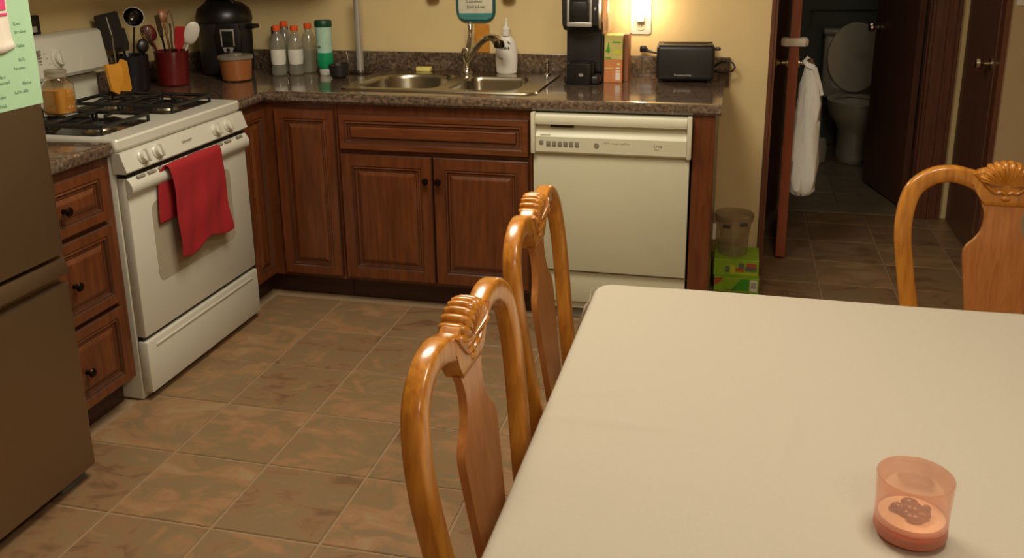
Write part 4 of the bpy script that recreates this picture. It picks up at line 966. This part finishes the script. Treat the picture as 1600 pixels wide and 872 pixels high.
# ================================================================== TABLE
TX0, TX1, TY0, TY1, TZ = 1.652, 3.25, -3.02, -1.508, .76
tab = thing('dining_table', 'rectangular dining table hidden under the beige cloth', 'table', ((TX0+TX1)/2, (TY0+TY1)/2, 0))
obj('table_top', MB().box((TX0+.012, TY0+.012, TZ-.030), (TX1-.012, TY1-.012, TZ-.006), .008), 'oakd', tab)
for x in (TX0+.12, TX1-.12):
    for y in (TY0+.12, TY1-.12):
        obj('leg', MB().lathe((x, y, 0), [(.022, 0), (.028, .02), (.024, .06), (.040, .30), (.030, .48), (.042, .52), (.042, .729)], 18), 'oak', tab)
def cloth():
    b = MB(); drop = .17; nx, ny = 220, 210; IN = .045
    us = [TX0-drop+(TX1-TX0+2*drop)*i/nx for i in range(nx+1)]; vs = [TY0-drop+(TY1-TY0+2*drop)*j/ny for j in range(ny+1)]
    ax, bx_, ay, by = TX0+IN, TX1-IN, TY0+IN, TY1-IN
    from mathutils import noise
    G = []
    for v in vs:
        row = []
        for u in us:
            cx, cy = min(max(u, ax), bx_), min(max(v, ay), by); ox, oy = u-cx, v-cy; r = max(abs(ox), abs(oy)); L_ = math.hypot(ox, oy)
            if L_ < 1e-9: dirx = diry = 0
            else: dirx, diry = ox/L_, oy/L_
            r = r if min(abs(ox), abs(oy)) < 1e-6 else max(r, L_*.92)
            flat = IN-.014
            if r <= flat: g, h = r, 0
            elif r <= flat+.022: a = (r-flat)/.014; g, h = flat+.014*math.sin(min(a, PI/2)), .014*(1-math.cos(min(a, PI/2)))
            else: g, h = IN, .014+(r-flat-.022)
            wv = 0
            if h > .014:
                q = (h-.014)/drop; s_ = (u*11+v*11) if abs(ox) > 1e-6 and abs(oy) > 1e-6 else (v*14 if abs(ox) > abs(oy) else u*14)
                wv = q*(.010*math.sin(s_)+.008*math.sin(s_*2.3+1)+.008)
                if abs(ox) > 1e-6 and abs(oy) > 1e-6: wv += q*.035
            z = TZ-h
            if h == 0 or h < .014:
                z += .0030*noise.noise(Vector((u*3.1, v*3.1, .3)))+.0010*noise.noise(Vector((u*9, v*7, 2.)))
                for (px_, py_, dx_, dy_, ln, am_) in ((1.78, -2.14, 1, .02, .16, .0022), (2.05, -2.12, .15, 1, .10, .0020), (1.74, -2.04, .9, .3, .05, .0018), (2.5, -2.0, .2, 1, .2, .0012), (1.95, -1.75, 1, -.1, .2, .001), (2.6, -2.25, .5, 1, .1, .002)):
                    q = math.hypot(dx_, dy_); t1 = ((u-px_)*dx_+(v-py_)*dy_)/q; t2 = (-(u-px_)*dy_+(v-py_)*dx_)/q
                    z += 1.5*am_*math.exp(-(t1/ln)**2-(t2/.012)**2)
            row.append(b.bm.verts.new((cx+dirx*(g+wv), cy+diry*(g+wv), z)))
        G.append(row)
    for r0, r1 in zip(G, G[1:]):
        for i in range(nx): b.bm.faces.new((r0[i], r0[i+1], r1[i+1], r1[i]))
    return b
tc = obj('tablecloth', cloth(), 'cloth'); tc.data.set_sharp_from_angle(angle=PI)
tag(tc, 'plain beige tablecloth spread over the dining table', 'tablecloth')
# candle cup
CC = Vector((2.194, -2.343, TZ+.0035)); cdl = thing('candle', 'low pink frosted glass candle cup with burnt wick on the tablecloth', 'candle', CC)
obj('glass_base', MB().lathe(CC, [(.040, 0), (.050, .002), (.053, .008), (.0525, .024), (.048, .0245), (.047, .012), (.001, .0115)], 48, cap0=True, cap1=True), 'gbase', cdl)
obj('glass_cup', MB().lathe(CC, [(.0525, .0246), (.053, .05), (.0545, .075), (.0555, .092), (.0545, .094), (.053, .092), (.0518, .075), (.0505, .05), (.0500, .0246)], 48, cap0=False, cap1=False), 'gcup', cdl)
obj('wax', MB().lathe(CC, [(.046, .0125), (.0475, .014), (.0475, .030), (.044, .029), (.001, .0285)], 40), 'wax', cdl)
b = MB(); rnd = random.Random(11)
for i in range(20):
    a = rnd.random()*6.28; r_ = rnd.random()*.024; p0 = CC+Vector((.004+r_*1.25*math.cos(a), r_*.75*math.sin(a), .033+rnd.random()*.006))
    b.sphere(p0, .005+rnd.random()*.004, (1.2+rnd.random()*.5, .8+rnd.random()*.5, .6+rnd.random()*.5), 8)
b.tube([CC+Vector((-.032, .006, .032)), CC+Vector((-.018, .002, .036)), CC+Vector((-.006, 0, .038))], [.002, .004, .006], 6)
obj('burnt_wick', b, 'wick', cdl)
for ch in cdl.children: ch.data.transform(Matrix.Diagonal((.86, .86, .90, 1)))
# clear cover film edge at the far left corner
b = MB(); rows = []
for j in range(9):
    t_ = j/8
    rows.append([Vector((1.648-.004*k-.003*math.sin(9*t_+k)-.004*(k/4)**2, -1.66+.13*t_+.004*k, .750-.014*k)) for k in range(5)])
b.loft(rows, False, False, closed=False); fo = obj('table_cover', b, 'film'); fo.modifiers.new('t', 'SOLIDIFY').thickness = .0008
tag(fo, 'clear plastic cover edge sticking out at the cloth corner by the second chair', 'cover')

# ================================================================== CHAIRS  (local: faces +x, back at -x)
SEATZ = .45
def bx(z): return -.205-.115*(z-.45)     # back leans away with height
def smooth_path(P, n=6):
    out = []
    for i in range(len(P)-1):
        p0 = P[max(i-1, 0)]; p1 = P[i]; p2 = P[i+1]; p3 = P[min(i+2, len(P)-1)]
        for k in range(n):
            t = k/n; out.append(tuple(.5*((2*b)+(-a+c)*t+(2*a-5*b+4*c-d)*t*t+(-a+3*b-3*c+d)*t**3) for a, b, c, d in zip(p0, p1, p2, p3)))
    out.append(tuple(P[-1])); return out
def make_chair(label, loc, rot):
    t_ = thing('dining_chair', label, 'chair', loc, rot, 'honey oak dining chairs around the table')
    rail = smooth_path([(.172, .44, .021), (.186, .58, .021), (.205, .70, .020), (.2185, .80, .0195), (.2165, .87, .0195), (.200, .925, .020), (.163, .957, .0205), (.120, .966, .021), (.080, .957, .022), (.046, .946, .026), (.0, .944, .030)], 5)
    for s in (-1, 1):
        pts = [Vector((bx(z), s*y, z)) for y, z, w_ in rail]
        b = MB().tube(pts, 1, 16, up=(1, 0, 0), sect=[(w_, .017) for _, _, w_ in rail]); obj('back_rail', b, 'oak', t_, local=True)
    # crest plate
    half = [(.046, .892), (.052, .905), (.060, .925), (.078, .944), (.078, .966), (.060, .980), (.030, .988), (.0, .990)]
    poly = [(y, z) for y, z in half]+[(-y, z) for y, z in half[::-1][1:]]
    b = MB(); x0 = bx(.94); b.prism(poly, 'x', x0-.016, x0+.016, .004); cr = obj('crest', b, 'oak', t_, local=True)
    # shell: fan of rounded ridges wrapping over the top of the crest
    b = MB(); cz = .940; NR = 10; A0, A1 = -74, 74; NA = NR*8
    prof = [(.12, .017), (.40, .021), (.66, .024), (.84, .023), (.95, .018), (1.0, .010), (1.01, 0), (1.0, -.010), (.95, -.018), (.84, -.021), (.6, -.018), (.3, -.016)]
    rows = []
    for q, xx in prof:
        row = []
        for i in range(NA+1):
            t = i/NA; a = math.radians(A0+(A1-A0)*t); rid = abs(math.sin(PI*NR*t))**.7
            R_ = (.062+.003*abs(math.sin(a)))*q; amp = .0068*min(1, q*1.3)
            rr = R_+(rid-.6)*amp*(1 if q > .9 else .3); x_ = xx+math.copysign((rid-.6)*amp*(1 if abs(xx) > .012 else .2), xx)
            row.append(Vector((x0+x_, rr*math.sin(a)*1.02, cz+rr*math.cos(a))))
        rows.append(row)
    b.loft(rows, False, False, closed=False)
    obj('shell_carving', b, 'oak', t_, local=True, label='carved fan shell crest')
    b = MB()
    for s in (-1, 1):
        b.tube([Vector((x0+.017, s*y, z)) for y, z in smooth_path([(.072, .974), (.062, .962), (.048, .948), (.034, .934), (.022, .926), (.012, .929), (.003, .924)], 3)], .0042, 8)
    b.sphere((x0+.016, 0, .912), .009, (.5, 1.3, .8), 10)
    obj('scroll_carving', b, 'oak', t_, local=True)
    # splat
    hs = [(.050, .45), (.054, .52), (.062, .60), (.074, .70), (.080, .76), (.074, .785), (.058, .803), (.045, .825), (.040, .85), (.042, .875), (.050, .896)]
    hs = smooth_path(hs, 3)
    rings = []
    for y, z in hs: rings.append([Vector((bx(z)+a, b_*y, z)) for a, b_ in ((-.007, -1), (.007, -1), (.007, 1), (-.007, 1))])
    b = MB(); b.loft(rings); obj('splat', b, 'oakd', t_, local=True)
    # seat, apron, legs
    b = MB().prism(rrect(-.22, -.215, .22, .215, (.05, .03, .03, .05)), 'z', .425, .447, .005); obj('seat', b, 'oak', t_, local=True)
    b = MB().box((-.19, -.19, .36), (.19, -.17, .424)); b.box((-.19, .17, .36), (.19, .19, .424)); b.box((.17, -.17, .36), (.19, .17, .424)); b.box((-.19, -.17, .36), (-.17, .17, .424)); obj('apron', b, 'oak', t_, local=True)
    for s in (-1, 1):
        obj('leg', MB().tube([(.175, s*.175, .424), (.190, s*.185, .30), (.182, s*.178, .10), (.195, s*.185, 0.0)], [.024, .026, .015, .020], 12), 'oak', t_, local=True)
        obj('leg', MB().tube([(-.195, s*.170, .44), (-.195, s*.172, .30), (-.215, s*.175, .12), (-.240, s*.178, 0.0)], [.020, .018, .017, .016], 12), 'oak', t_, local=True)
    for ch in t_.children:
        ch.data.transform(Matrix.Diagonal((1, 1.025, .983, 1)))
    return t_
# back plane of the left chairs: crest at x~1.54
make_chair('oak dining chair with shell crest at the near left side of the table', (1.809, -2.227, 0), -.040)
make_chair('oak dining chair with shell crest at the far left side, nearer the dishwasher', (1.785, -1.602, 0), .0)
make_chair('oak dining chair facing forward at the far end of the table by the hall', (2.590, -1.351, 0), -PI/2)
